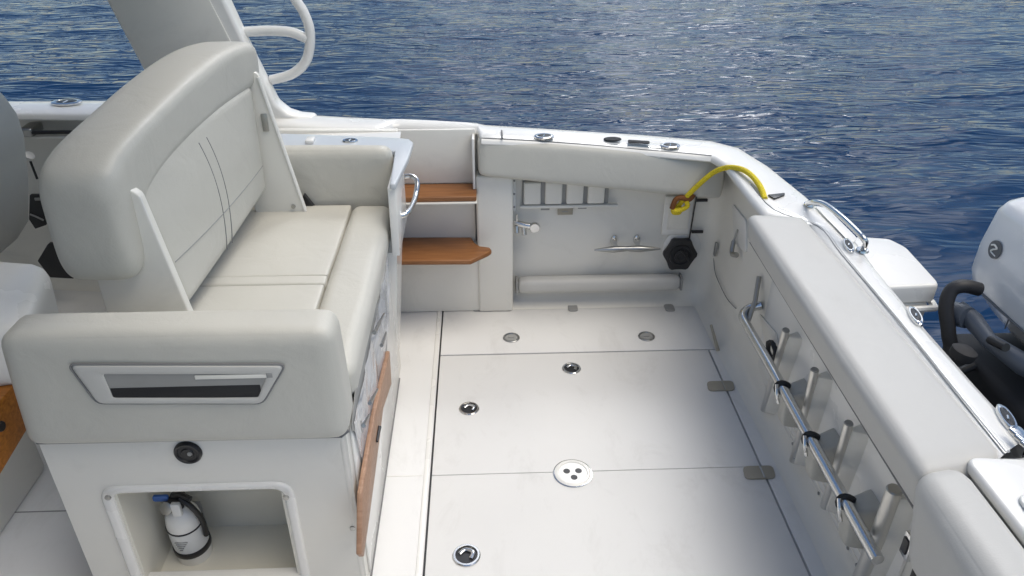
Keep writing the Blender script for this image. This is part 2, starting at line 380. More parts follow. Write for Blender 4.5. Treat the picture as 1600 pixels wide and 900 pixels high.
# gunwale and transom cap: swept section between an inner and an outer edge
inner = [(-2.158, 3.195, 0.86), (-1.92, 3.186, 0.86), (-1.55, 3.17, 0.855), (-1.106, 3.085, 0.85), (-0.7743, 3.037, 0.843), (-0.5528, 3.01, 0.836), (-0.4315, 3, 0.835), (-0.4014, 3.03, 0.835), (-0.367, 3.075, 0.833), (-0.1958, 3.053, 0.83), (-0.02583, 3.015, 0.83), (-0.008214, 2.913, 0.825), (0.2669, 2.928, 0.8), (0.6284, 2.922, 0.765), (0.9141, 2.892, 0.745),
         (0.9502, 2.806, 0.74), (0.9494, 2.553, 0.74), (0.958, 2.36, 0.735), (1.082, 2.29, 0.73), (1.084, 2.091, 0.73), (1.08, 1.655, 0.73), (1.068, 1.377, 0.73), (1.058, 1.16, 0.73)]
outer = [(-2.273, 3.397, 0.86), (-2.021, 3.387, 0.86), (-1.643, 3.399, 0.855), (-1.173, 3.313, 0.85), (-0.7567, 3.212, 0.843), (-0.5796, 3.192, 0.836), (-0.4511, 3.173, 0.835), (-0.4152, 3.163, 0.835), (-0.3753, 3.163, 0.833), (-0.2001, 3.144, 0.83), (-0.02589, 3.104, 0.83), (0.01386, 3.101, 0.825), (0.3084, 3.107, 0.8), (0.7178, 3.112, 0.765), (0.9624, 3.095, 0.745),
         (1.064, 3.019, 0.74), (1.123, 2.806, 0.74), (1.17, 2.527, 0.735), (1.204, 2.18, 0.73), (1.184, 1.976, 0.73), (1.173, 1.652, 0.73), (1.169, 1.42, 0.73), (1.171, 1.227, 0.73)]
def cap_sweep():
    rows = []
    for i, (a, c) in enumerate(zip(inner, outer)):
        a = Vector(a); c = Vector(c); d = (c-a); w = d.length; d.normalize()
        r = min(.022, w*.3)
        pr = [(.004, -.028), (0, -r), (r*.3, -r*.3), (r, 0), (w*.35, .004), (w*.65, .004), (w-r*1.3, 0), (w-r*.4, -r*.5), (w, -r*1.5), (w+.004, -.07), (w-.01, -.09)]
        rows.append([tuple(a+d*s+Vector((0, 0, h))) for s, h in pr])
    rows2 = []
    for i in range(len(rows)-1):
        n = 5
        for k in range(n):
            t = k/n; rows2.append([tuple(Vector(p).lerp(Vector(q), t)) for p, q in zip(rows[i], rows[i+1])])
    rows2.append(rows[-1]); return rows2
link('gunwale', sheet(cap_sweep()), 'gel', boat, 50)
def along(f, dz, i0, i1): return [tuple(Vector(a).lerp(Vector(c), f)+Vector((0, 0, dz))) for a, c in zip(inner[i0:i1], outer[i0:i1])]
link('cap_bead', tube(smooth_path(along(.30, .002, 17, 23), 4), .006, 8, flat=.6), 'gel', boat)
link('cap_groove', tube(smooth_path(along(.20, .0025, 16, 23), 4), .0016, 6), 'grey', boat)
link('cap_groove', tube(smooth_path(along(.06, -.003, 11, 15), 4), .0022, 6), 'stitch', boat)
# hull topsides hang from the outer edge
rows = []
for z, off in ((-.06, 0), (-.12, .006), (-.35, .02), (-.8, .02), (-1.5, -.10)):
    row = []
    for a, c in zip(inner, outer):
        d = (Vector(c)-Vector(a)); d.z = 0; d.normalize(); p = Vector(c)+d*off
        row.append((p.x, p.y, p.z+z))
    row.append((1.30, -.3, .73+z)) ; row.append((-4.4, -.35, .86+z))
    rows.append(row)
link('hull_side', sheet(rows), 'gel', boat, 50)
# near side of the cockpit, under and behind the viewer
b = box(-4.4, 1.2, -.40, -.18, .0, .78, .03, 4)
link('near_gunwale', b, 'gel', boat)

# ---- steps up to the side deck, recessed in the far wall
b = bm_new()
box(-.42, .118, 2.945, 3.015, 0, .33, .008, 3, bm=b)            # riser under the lower tread
box(-.035, .118, 2.935, 3.018, 0, .655, .012, 4, bm=b)           # pillar
box(-.42, -.0405, 2.99, 3.016, .33, .57, .004, bm=b)
link('step_riser', b, 'liner', boat)
b = box(-.42, -.033, 3.0, 3.017, .6, .832, .004)
link('step_back', b, 'liner', boat)
link('pillar_side', box(-.047, -.036, 2.93, 3.0, .60, .815, .003), 'gel', boat)
st = thing('step', (-.19, 2.93, .585), 'upper brown teak step, set just below the side deck', 'step', 'teak boarding steps')
link('tread', box(-.40, -.032, 2.858, 3.0, .578, .600, .006, 3), 'teak', st)
link('tread_trim', box(-.40, -.030, 2.850, 2.99, .570, .5775, .003), 'liner', st)
st = thing('step', (-.19, 2.9, .33), 'lower brown teak step with a pointed tongue on its right end', 'step', 'teak boarding steps')
pts = [(-.42, 3.0), (-.06, 2.985), (-.048, 2.935), (-.022, 2.90), (.018, 2.888), (.026, 2.862), (.012, 2.842), (-.062, 2.772), (-.42, 2.782)]
link('tread', prism([(x, y, .333) for x, y in pts], (0, 0, .022), .006, 3), 'teak', st)

# ---- storage rack slots high on the far wall
rk = thing('storage_rack', (.3, 3.02, .5), 'white moulded rack with three grey slots under the far cushion', 'rack')
p0 = (0.1703, 3, 0.5846); p1 = (0.4387, 3, 0.5157)
link('rack_back', box(p0[0]-.01, p1[0]+.09, 3.004, 3.022, .492, .60, .004), 'grey', rk)
for i in range(4):
    x = p0[0]+i*.0905
    link('divider', box(x-.004, x+.068, 2.99, 3.012, .50, .60, .006, 3), 'liner', rk)
link('tray', box(p0[0]-.02, p0[0]+.40, 2.988, 3.01, .482, .495, .004), 'liner', rk)
def plate(nm, x, z, w, h, m, label, cat, y=3.012, group=None, t=.006):
    return tag(link(nm, box(x-w, x+w, y, y+t, z-h, z+h, .002), m), label, cat, group)
q = (0.2599, 3.01, 0.4725); plate('wall_vent', q[0], q[2], .019, .009, 'grey', 'small dark grey slot left of the pale label on the far wall', 'vent', group='small slots in the far wall')
q = (0.42, 3.01, 0.4727); plate('wall_vent', q[0], q[2], .019, .006, 'grey', 'small dark grey slot right of the pale label on the far wall', 'vent', group='small slots in the far wall')
q = (0.3458, 3.01, 0.4619)
t = thing('wall_label', (q[0], 3.01, q[2]), 'small pale label plate with a dark top edge on the far wall', 'label')
link('plate', box(q[0]-.032, q[0]+.034, 3.008, 3.014, q[2]-.02, q[2]+.012, .002), 'tan', t)
link('clip', box(q[0]-.040, q[0]+.04, 3.004, 3.012, q[2]+.012, q[2]+.02, .002), 'chromedark', t)
link('print_lines', box(q[0]-.014, q[0]+.012, 3.0065, 3.0078, q[2]-.006, q[2]-.002, 0), 'grey', t)
# washdown fitting at the left of the recess
q = (0.1247, 3, 0.4069)
t = thing('washdown_tap', (q[0], 3.0, q[2]), 'chrome washdown tap bracket against the white pillar', 'tap')
x, z = q[0]+.012, q[2]
link('body', tube([(x-.01, 2.99, z+.012), (x+.03, 2.975, z+.006), (x+.07, 2.97, z)], .014, 12), 'steel', t)
link('knob', lathe([(.02, -.01), (.024, 0), (.02, .012), (0, .014)], (x+.075, 2.965, z), (0, -1, 0), 20), 'steel', t)
link('spout', tube([(x+.03, 2.975, z), (x+.032, 2.965, z-.035)], .011, 12), 'steel', t)
link('spout', tube([(x, 2.98, z), (x, 2.97, z-.028)], .010, 12), 'steel', t)
link('lever', tube([(x, 2.985, z+.015), (x, 2.98, z+.055)], [.007, .004], 10), 'steel', t)
link('strip', box(x-.018, x-.004, 3.0, 3.012, z+.06, z+.22, .003), 'gel', t)
for k in (.08, .14, .2): link('screw', lathe([(.005, 0), (.004, .003), (0, .003)], (x-.011, 3.0, z+k), (0, -1, 0), 10), 'grey', t)

# cleat
q = (0.6189, 2.96, 0.2962)
t = thing('mooring_cleat', (q[0], 3.0, q[2]), 'stainless horn cleat on the far cockpit wall', 'cleat')
pts = [(q[0]+s*.145, 2.955, q[2]+.004-.004*abs(s)) for s in [-1, -.75, -.4, -.15, 0, .15, .4, .75, 1]]
link('horn', tube(pts, [.004, .009, .015, .013, .011, .013, .015, .009, .004], 12), 'chromedark', t)
for s in (-1, 1):
    link('post', tube([(q[0]+s*.052, 3.018, q[2]+.01), (q[0]+s*.05, 2.985, q[2]+.008), (q[0]+s*.045, 2.955, q[2]+.002)], [.016, .010, .010], 12), 'steel', t)
    link('foot', lathe([(.018, 0), (.016, .008), (.010, .012), (0, .012)], (q[0]+s*.05, 3.018, q[2]+.018), (0, -1, 0), 18, .8, 1.3), 'steel', t)

# black hexagon port on an oval white plate
q = (0.8619, 2.99, 0.2532)
t = thing('hose_port', (q[0], 3.0, q[2]), 'black six-lobed screw cap on a white oval plate', 'deck cap')
link('plate', lathe([(.085, 0), (.085, .006), (.08, .01), (0, .01)], (q[0]+.012, 3.02, q[2]+.012), (0, -1, 0), 36, 1, 1.12), 'gel', t)
b = bm_new(); n = 36; ring = []
for k in range(n):
    a = 2*math.pi*k/n+.25; rr = .066+.010*max(0, math.cos(3*a))**4*1.1+.010*max(0, -math.cos(3*a))**4
    ring.append((q[0]+rr*math.cos(a), 3.0, q[2]+rr*math.sin(a)*1.1))
link('cap', prism(ring, (0, -.028, 0), .003), 'black', t)
link('grip_ring', lathe([(.052, 0), (.050, .008), (.043, .008), (.040, .002), (.03, .002), (.028, .010), (.02, .012), (.014, .004), (0, .004)], (q[0], 2.972, q[2]), (0, -1, 0), 30), 'rubber', t)
link('handle_bar', tube([(q[0]-.006, 2.964, q[2]+.03), (q[0]+.016, 2.962, q[2]+.012), (q[0]+.036, 2.966, q[2]-.022)], .006, 10), 'black', t)

# small locker door that the rope hangs over
a = (0.7736, 3, 0.5218); c = (0.9004, 3, 0.3363)
t = thing('locker_door', (a[0]+.06, 3.0, .42), 'small white locker door with two black hinges near the stern corner', 'locker door')
link('panel', box(a[0], c[0], 3.004, 3.016, c[2], a[2], .006, 3), 'gel', t)
link('inset', box(a[0]+.02, c[0]-.012, 2.998, 3.006, c[2]+.03, a[2]-.035, .006, 3), 'liner', t)
link('edge_strip', tube([(c[0]+.006, 3.0, a[2]+.01), (c[0]-.002, 2.998, c[2]-.03)], .0035, 8), 'black', t)
for zz in (a[2]-.015, c[2]+.02): link('hinge', box(c[0]+.004, c[0]+.055, 2.99, 3.002, zz-.006, zz+.006, .002), 'black', t)

# yellow rope
A = (0.8092, 2.93, 0.5052)
pts = [(0.8092, 2.93, 0.5052), (0.8267, 2.91, 0.5488), (0.8537, 2.89, 0.5972), (0.8846, 2.87, 0.6472), (0.9202, 2.85, 0.6934), (0.9523, 2.8, 0.7316), (0.9777, 2.72, 0.7576), (0.9938, 2.64, 0.7637), (1, 2.55, 0.7555), (0.9965, 2.48, 0.7386)]
t = thing('yellow_rope', pts[-1], 'yellow braided rope looping over the stern corner', 'rope')
link('rope', tube(smooth_path(pts, 7), .0105, 14), 'rope', t)
link('knot', cushion(b8(pts[0][0]-.026, pts[0][0]+.020, 2.905, 2.945, pts[0][2]-.030, pts[0][2]+.012), .016, .0), 'rope', t)
link('knot', tube(smooth_path([(0.78, 2.9, 0.5135), (0.7918, 2.9, 0.5538), (0.8176, 2.9, 0.562), (0.8453, 2.9, 0.5529), (0.864, 2.9, 0.5756)], 5), .011, 12), 'ropeend', t)
link('knot', tube(smooth_path([(0.7853, 2.895, 0.504), (0.817, 2.895, 0.5093), (0.8419, 2.895, 0.5263), (0.8339, 2.895, 0.5496)], 5), .010, 12), 'rope', t)
q = (1.035, 2.481, 0.745)
tag(link('cap_hinge', prism([(1.012, 2.5, 0.742), (1.079, 2.514, 0.742), (1.073, 2.497, 0.742), (1.026, 2.465, 0.742)], (0, 0, .005), .001), 'black'), 'thin dark hinge tab on the cap beside the rope end', 'hinge')

# toe-kick pad along the far wall
a = (0.1376, 2.96, 0.175); c = (0.8796, 2.96, 0.08556)
t = thing('toe_pad', (.5, 2.98, .1), 'long white roll pad along the foot of the far wall', 'pad')
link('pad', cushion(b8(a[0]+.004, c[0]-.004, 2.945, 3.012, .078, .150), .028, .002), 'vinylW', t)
for xx in (a[0], c[0]): link('end_cap', box(xx-.006, xx+.004, 2.952, 3.01, .082, .145, .003), 'grey', t)

# ---- far bolster
x0, x1 = -.022, .985
zt = lambda x: .817-.093*max(0, x); zb = lambda x: .668-.122*max(0, x)
bol = thing('coaming_cushion', (.47, 2.98, .6), 'long grey vinyl bolster under the far gunwale', 'cushion')
c8 = []
for z in (0, 1):
    for y in (2.895, 3.02):
        for x in (x0, x1): c8.append((x, y+(.025 if (z and y < 3) else 0)*1.0, (zt(x) if z else zb(x))))
link('pad', cushion(c8, .024, .004, 16, wob=.003), 'vinyl', bol)
link('piping_or_shade', tube([(x0+.01, 2.985, zt(x0)+.004), (.3, 2.985, zt(.3)+.004), (x1, 2.985, zt(x1)+.004)], .004, 8), 'stitch', bol)

# ---- stern bolster
a = Vector((0.9056, 2.297, 0.73)); bb = Vector((1.086, 2.27, 0.735)); c_ = Vector((0.8572, 1.123, 0.73)); d_ = Vector((1.053, 1.159, 0.735))
st_b = thing('coaming_cushion', (1.0, 1.7, .6), 'long light grey vinyl bolster along the transom, catching the light on top', 'cushion')
c8 = [(.903, 1.10, .598), (1.10, 1.165, .59), (.910, 2.37, .632), (1.10, 2.40, .61),
      (.872, 1.125, .735), (1.085, 1.165, .74), (.892, 2.37, .742), (1.09, 2.34, .742)]
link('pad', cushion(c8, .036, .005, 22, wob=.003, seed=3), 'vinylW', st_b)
link('piping_or_shade', tube([(.914, 1.115, .600), (.918, 1.7, .616), (.922, 2.35, .634)], .0045, 8), 'stitch', st_b)  # dark lower-edge line: seam plus painted recess shadow under the bolster

# ---- transom door bolster and door at lower right
dr = thing('transom_door', (1.0, .9, 0), 'white transom door with padded top at the lower right corner', 'door')
c8 = [(.865, .3, .50), (1.0, .3, .50), (.88, 1.10, .50), (1.0, 1.10, .50), (.845, .3, .735), (.985, .3, .742), (.86, 1.145, .735), (.985, 1.165, .742)]
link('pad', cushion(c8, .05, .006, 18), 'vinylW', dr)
link('top_cap', prism(roundpoly([(.988, .3, .71), (1.30, .3, .71), (1.27, 1.14, .71), (.988, 1.165, .71)], .03), (0, 0, .028), .008, 3), 'gel', dr)
link('lid', prism(roundpoly([(1.02, .3, .738), (1.28, .3, .738), (1.25, 1.03, .738), (1.02, 1.05, .738)], .03), (0, 0, .010), .004, 3), 'gel', dr)
link('panel', box(.93, .99, .3, 1.07, .02, .55, .012, 3), 'liner', dr)
# door jamb
b = bm_new(); box(1.0, 1.25, 1.09, 1.20, 0, .70, .01, 3, bm=b); box(.985, 1.05, 1.115, 1.185, 0, .56, .012, 3, bm=b)
link('door_jamb', b, 'gel', boat)
q = (0.99, 1.211, 0.4142)
lt = thing('door_latch', q, 'dark stainless latch in the transom door jamb', 'latch')
link('strike', box(.972, .99, q[1]-.018, q[1]+.018, q[2]-.035, q[2]+.035, .003), 'steel', lt)
link('slot', box(.968, .974, q[1]-.010, q[1]+.012, q[2]-.02, q[2]+.022, .002), 'black', lt)
tag(link('door_gasket', tube([(0.97, 1.152, 0.4885), (0.96, 1.136, 0.3924), (.95, 1.06, .08)], .012, 10, flat=.6), 'rubber'), 'black rubber seal strip beside the transom door', 'seal')

# ---- folding rear seat stowed against the transom
fs = thing('folding_bench', (1.0, 1.7, .1), 'stowed folding bench frame with stainless rail and black straps on the transom wall', 'folding bench')
b = bm_new()
link('back_panel', prism(roundpoly([(1.035, 1.28, .06), (1.035, 2.38, .06), (1.035, 2.38, .50), (1.035, 1.28, .50)], .05), (.012, 0, 0), .004), 'gel', fs)
rx = .955
r0 = (0.955, 2.361, 0.2988); r1 = (0.955, 1.261, 0.3146)
zr = (r0[2]+r1[2])/2
ys = [r0[1], 2.0, 1.72, 1.45, r1[1]]
path = [(1.03, r0[1]+.05, zr+.03), (.985, r0[1]+.055, zr+.012), (rx, r0[1]+.02, zr), (rx, r0[1]-.05, zr-.004), (rx, 2.1, zr), (rx, 1.9, zr), (rx, 1.7, zr), (rx, 1.5, zr), (rx, 1.35, zr), (rx, r1[1], zr)]
rl = link('rail', tube(smooth_path(path, 5), .0165, 16), 'steel', fs)
# far stay going up from the rail start
link('stay', tube([(0.97, 2.365, 0.2873), (1, 2.406, 0.3597), (1.02, 2.46, 0.4323)], .009, 10), 'chromedark', fs)
for y in ((0.955, 1.954, 0.2937)[1], (0.955, 1.707, 0.2922)[1], (0.955, 1.456, 0.3151)[1]):
    s = link('strap', tube([(rx+.021*math.cos(a), y-.004*math.sin(a*2), zr+.021*math.sin(a)) for a in [2*math.pi*k/14 for k in range(14)]], .005, 8, closed=True, flat=1.6), 'black', fs)
    link('strap_clip', tube([(rx-.02, y, zr+.012), (rx-.023, y-.022, zr-.01), (rx-.016, y-.03, zr-.04)], .0055, 8), 'steel', s)
    # moulded bracket under the rail and the leg behind it
    br = cushion([(.962, y-.045, zr-.13), (1.045, y-.06, zr-.14), (.962, y+.01, zr-.13), (1.045, y+.02, zr-.14),
                  (.955, y-.035, zr-.012), (1.045, y-.05, zr+.02), (.955, y+.02, zr-.012), (1.045, y+.04, zr+.02)], .012, 0, 6)
    link('bracket', br, 'vinyl', fs)
for a, c, r_ in (((0.99, 2.088, 0.4392), (1.005, 2.155, 0.04679), .0135), ((0.99, 1.845, 0.4565), (1.005, 1.864, 0.0694), .0135), ((0.99, 1.598, 0.4577), (1.005, 1.621, 0.1121), .0135), ((0.99, 1.335, 0.4712), (1, 1.359, 0.1129), .021)):
    a = Vector(a); c = Vector(c)
    lg = link('leg', tube([a, a.lerp(c, .5)+Vector((.003, 0, 0)), c], [r_*.92, r_, r_*1.05], 14), 'satin', fs)
    d = (a-c).normalized()
    link('leg_cap', tube([a-d*.001, a+d*.003], [r_*.95, r_*.8], 14), 'chromedark' if r_ > .02 else 'grey', lg)
    link('web', cushion([(1.0, c.y-.02, c.z), (1.045, c.y-.04, c.z), (1.0, c.y+.01, c.z), (1.045, c.y+.03, c.z),
                         (1.0, a.y-.01, a.z-.02), (1.045, a.y-.05, a.z-.01), (1.0, a.y+.005, a.z-.02), (1.045, a.y+.02, a.z-.01)], .008, 0, 5), 'liner', fs)
# slot opening with coiled black cord behind the first leg
sl = link('slot_frame', prism(roundpoly([(1.03, 2.42, 0.2934), (1.03, 2.247, 0.322), (1.03, 2.145, 0.2553), (1.03, 2.309, 0.2234)], .012), (.006, 0, 0), .002), 'liner', fs)
q = Vector((1.01, 2.204, 0.2746))
tag(link('coiled_cord', tube([(q.x+.004*math.sin(k*.9), q.y+.045*math.cos(k*.55)*(1-.006*k), q.z+.028*math.sin(k*.55)) for k in range(44)], .006, 8), 'rubber'), 'coil of black cord tucked behind the rail end', 'cord')
b = bm_new()
for zz in (.085, .115): tube([(1.037, 1.3, zz), (1.037, 2.25, zz)], .004, 8, bm=b)
link('lower_bead', b, 'liner', fs)
for yy, zz in ((2.2, .07), (1.95, .066), (1.72, .066), (1.5, .07), (1.44, .07), (2.02, .13), (1.55, .13)):
    link('screw', lathe([(.006, 0), (.005, .004), (0, .004)], (1.035, yy, zz), (-1, 0, 0), 10), 'grey', fs)

# stern corner fittings on the inner wall
q = (1.01, 2.728, 0.4411)
t = thing('stern_latch', q, 'curved stainless grab latch on the stern corner wall', 'latch')
link('hook', tube(smooth_path([(1.012, q[1]+.01, q[2]+.05), (1.0, q[1], q[2]), (.99, q[1]-.03, q[2]-.035), (1.0, q[1]-.06, q[2]-.028)], 5), [.004]*5+[.009]*6+[.011]*5, 10), 'chromedark', t)
link('corner_panel', prism(roundpoly([(1.015, 2.863, 0.549), (1.015, 2.676, 0.5595), (1.015, 2.619, 0.4486), (1.015, 2.758, 0.4139)], .02), (.01, 0, 0), .004), 'gel', boat)
q = (1, 2.949, 0.2975)
tag(link('wall_slot', box(1.0, 1.012, q[1]-.012, q[1]+.006, q[2]-.035, q[2]+.03, .003), 'chromedark'), 'thin dark vertical slot in the stern corner wall', 'slot')
b = tube(smooth_path([(1.012, 2.977, 0.244), (1.013, 2.92, 0.1851), (1.014, 2.743, 0.1694), (1.015, 2.618, 0.1929)], 5), .0018, 6)
link('panel_seam', b, 'stitch', boat)
q = (0.9708, 2.695, 0.05)
link('corner_trim', tube([(0.9516, 2.7, 0.06), (0.9597, 2.591, 0.004)], [.006, .008], 8), 'tan', boat)

# ---- fittings on the cap
def fit_on_cap(c, label, ang=0., s=.03, el=1.6, name='rod_holder', cat='rod holder', group='flush rod holders in the gunwale'):
    c = Vector(c); t = thing(name, c, label, cat, group); xd = (math.cos(R(ang)), math.sin(R(ang)), 0)
    link('bezel', lathe([(s, -.004), (s, .003), (s*.9, .006), (s*.7, .006), (s*.6, .001)], c, (0, 0, 1), 32, el, 1, xdir=xd), 'steel', t)
    link('insert', lathe([(s*.76, .0022), (s*.7, .004), (0, .004)], c+Vector((s*.12, 0, .0015)), (0, 0, 1), 24, el, 1, xdir=xd), 'black', t)
    link('crossbar', tube([c+Vector((-.004, -s*.6, .005)), c+Vector((.002, s*.2, .005))], .003, 8), 'steel', t)
    return t
fit_on_cap((0.2434, 2.959, 0.812), 'chrome rod holder in the far gunwale, left of the black twin sockets', 0, .03, 1.35)
fit_on_cap((0.7575, 2.956, 0.767), 'chrome rod holder in the far gunwale near the stern corner', 0, .03, 1.35)
fit_on_cap((1.144, 2.113, 0.738), 'flush chrome rod holder in the transom cap below the grab handle', 78, .015, 3.2)
fit_on_cap((1.152, 1.7, 0.738), 'flush chrome rod holder mid transom cap beside the white box', 78, .015, 3.2)
fit_on_cap((1.147, 1.278, 0.738), 'flush chrome rod holder nearest the transom door', 78, .015, 3.2)
t = fit_on_cap((-1.783, 3.314, 0.868), 'oval chrome hawse fitting on the forward gunwale at far left', 0, .04, 1.6, 'hawse_pipe', 'hawse pipe', None)
fit_on_cap((-0.4987, 2.778, 0.868), 'small chrome pull fitting on the blue grey counter', 0, .02, 1.5, 'counter_latch', 'latch', None)
q = Vector((0.5715, 2.975, 0.779))
t = thing('deck_socket', q, 'white oval plate with a black round socket and a black slot', 'socket')
link('plate', prism(roundpoly([(q.x-.10, q.y-.022, q.z-.003), (q.x+.17, q.y-.034, q.z-.02), (q.x+.17, q.y+.02, q.z-.02), (q.x-.10, q.y+.04, q.z-.003)], .03, 6), (0, 0, .005), .002), 'steel', t)
link('inner_plate', prism(roundpoly([(q.x-.09, q.y-.016, q.z+.0), (q.x+.165, q.y-.027, q.z-.018), (q.x+.165, q.y+.018, q.z-.018), (q.x-.09, q.y+.036, q.z)], .025, 6), (0, 0, .005), .001), 'gel', t)
link('round_cap', lathe([(.026, 0), (.025, .004), (0, .004)], (0.5249, 2.982, 0.788), seg=26, sx=1.4, sy=.9), 'dark', t)
link('slot_cap', prism(roundpoly([(0.5825, 2.949, 0.784), (0.6699, 2.942, 0.78), (0.6757, 2.972, 0.78), (0.5876, 2.98, 0.784)], .01), (0, 0, .004), .001), 'dark', t)
# small dark joint in the cap left of the bolster
link('cap_joint', tube([(0.07478, 2.993, 0.828), (0.07516, 2.916, 0.823)], .0035, 6), 'stitch', boat)
q = (1.128, 1.242, 0.74)
t = thing('small_cleat', (1.133, 1.217, 0.74), 'blue grey metal cleat at the right edge of the transom cap', 'cleat')
for k in range(3):
    link('bar', tube([Vector((1.114, 1.221, 0.755))+Vector((0, -.02*k, 0)), Vector((1.122, 1.184, 0.755))+Vector((0, -.02*k, 0))], .006, 10), 'steel', t)
link('base', prism(roundpoly([(1.131, 1.249, 0.738), (1.156, 1.248, 0.738), (1.155, 1.173, 0.738), (1.124, 1.168, 0.738)], .01), (0, 0, .006), .002), 'steel', t)

# grab handle at the stern corner
h0, h1 = Vector((1.116, 2.366, 0.77)), Vector((1.174, 2.073, 0.74))
t = thing('stern_grab_rail', h0, 'chrome grab handle arching over the outer stern corner', 'handle')
hp = [(1.123, 2.411, 0.75), (1.113, 2.344, 0.785), (1.127, 2.289, 0.8), (1.144, 2.175, 0.8), (1.157, 2.072, 0.79), (1.17, 2.067, 0.77), (1.182, 2.092, 0.73)]
link('bar', tube(smooth_path(hp, 6), .0095, 12), 'steel', t)
link('mount', lathe([(.02, 0), (.018, .006), (0, .007)], (1.132, 2.417, 0.742), seg=20), 'steel', t)
link('mount', lathe([(.02, 0), (.018, .006), (0, .007)], (1.175, 2.083, 0.735), seg=20), 'steel', t)
link('pocket', prism(roundpoly([(1.149, 2.415, 0.738), (1.186, 2.392, 0.738), (1.192, 2.156, 0.738), (1.156, 2.121, 0.738)], .02), (0, 0, .003), .001), 'gel', t)

# white box on the stern platform
bx = thing('stern_locker', (1.5, 2.2, .3), 'white fibreglass locker on the stern platform behind the transom', 'locker')
top = [(1.332, 2.434, 0.6), (1.392, 2.447, 0.6), (1.478, 2.428, 0.6), (1.485, 2.314, 0.6), (1.47, 2.113, 0.6), (1.451, 2.085, 0.6), (1.301, 2.091, 0.6)]
top = [(1.18, 2.42, .6), (1.36, 2.45, .6), (1.46, 2.43, .6), (1.49, 2.36, .6), (1.475, 2.12, .6), (1.465, 2.095, .6), (1.18, 2.08, .6)]
link('lid', prism(roundpoly([(x, y, .53) for x, y, z in top], .02), (0, 0, .07), .012, 4), 'gel', bx)
link('body', prism([(1.18, 2.40, .1), (1.43, 2.40, .1), (1.455, 2.10, .1), (1.18, 2.09, .1)], (0, 0, .428), .01, 3), 'liner', bx)
link('rim', tube(smooth_path([(1.2, 2.075, .515), (1.44, 2.085, .515), (1.475, 2.10, .515), (1.48, 2.2, .515), (1.485, 2.36, .515)], 4), .011, 8), 'gel', bx)
link('strut', tube([(1.40, 2.07, .505), (1.34, 2.07, .46), (1.33, 2.07, .40)], .006, 8), 'grey', bx)
link('screw', lathe([(.007, 0), (.005, .004), (0, .004)], (1.43, 2.095, .46), (0, -1, 0), 10), 'black', bx)
link('stern_platform', box(1.15, 1.64, .2, 2.07, -.45, .24, .03, 4), 'dark', boat)

# ---- outboard motor
en = thing('outboard_motor', (2.1, 2.0, 0), 'large white outboard motor with a grey emblem at the right edge', 'outboard motor')
def cowl_ring(z, x0, x1, y0, y1, e=.42, tilt=0.):
    cx, cy = (x0+x1)/2, (y0+y1)/2
    return [(x, y, z+tilt*(x-cx)) for x, y in selip(cx, cy, (x1-x0)/2, (y1-y0)/2, e, 40)]
rings = [cowl_ring(.50, 1.645, 2.55, 1.70, 2.25, .22, -.10), cowl_ring(.56, 1.64, 2.57, 1.69, 2.26, .18, -.06), cowl_ring(.68, 1.645, 2.57, 1.695, 2.26, .16), cowl_ring(.83, 1.66, 2.56, 1.71, 2.25, .16, .06),
         cowl_ring(.875, 1.672, 2.55, 1.72, 2.24, .18, .10), cowl_ring(.89, 1.69, 2.53, 1.74, 2.225, .20, .11), cowl_ring(.925, 1.80, 2.46, 1.80, 2.16, .3, .12), cowl_ring(.935, 1.90, 2.40, 1.86, 2.10, .4, .12)]
cw = link('cowling', loft(rings), 'cowl', en, 35)
rings = [cowl_ring(.36, 1.76, 2.45, 1.77, 2.20, .5, -.14), cowl_ring(.42, 1.70, 2.52, 1.72, 2.24, .42, -.12), cowl_ring(.492, 1.65, 2.545, 1.705, 2.245, .24, -.10)]
link('lower_cowl', loft(rings), 'cowl', en, 50)
rg = cowl_ring(.496, 1.644, 2.551, 1.699, 2.251, .23, -.10)
link('cowl_seam', tube(rg, .004, 6, closed=True), 'stitch', en)
# emblem on the front face: a disc with a pale swoosh
q = Vector((1.447, 1.9, 0.8355))
em = link('emblem', lathe([(.03, 0), (.03, .003), (0, .003)], (1.646, 2.14, .70), (-1, 0, 0.1), 28, 1, 1), 'seam', en)
b = tube(smooth_path([(1.643, 2.16, .707), (1.642, 2.145, .714), (1.642, 2.130, .708), (1.642, 2.145, .698), (1.642, 2.152, .688), (1.643, 2.125, .683)], 5), .003, 6)
link('swoosh', b, 'gel', em)
link('panel_line', tube([(1.647, 1.98, .50), (1.650, 1.98, .68), (1.664, 1.98, .83)], .0022, 6), 'stitch', en)
link('top_badge', box(1.82, 1.95, 1.90, 2.02, .89, .935, .006), 'gel', en)
link('midsection', loft([cowl_ring(-.9, 1.95, 2.3, 1.88, 2.06, .6), cowl_ring(.0, 1.90, 2.35, 1.86, 2.08, .6), cowl_ring(.38, 1.86, 2.4, 1.82, 2.12, .6)]), 'steelpaint', en)
link('mount_bracket', box(1.60, 2.1, 1.50, 2.18, -.3, .36, .03, 3), 'dark', en)
link('swivel_arm', tube([(1.52, 2.05, 0.5448), (1.547, 2, 0.5224), (1.544, 1.9, 0.5119), (1.599, 1.8, 0.491), (1.645, 1.75, 0.4915)], [.022, .030, .024, .034, .04], 14), 'steelpaint', en)
link('arm_knuckle', lathe([(.035, -.03), (.04, 0), (.035, .03), (0, .03)], (1.522, 2.03, 0.5233), (0.3, -1, .2), 18), 'steelpaint', en)
link('arm_pin', lathe([(.013, -.03), (.013, .045), (0, .045)], (1.538, 1.86, 0.53), (0, -1, .3), 14), 'black', en)
hs = smooth_path([(1.57, 2.05, 0.606), (1.514, 2.05, 0.6191), (1.48, 2.05, 0.601), (1.468, 2.03, 0.5488), (1.482, 2, 0.4751), (1.488, 1.98, 0.3884), (1.36, 1.95, .2)], 6)
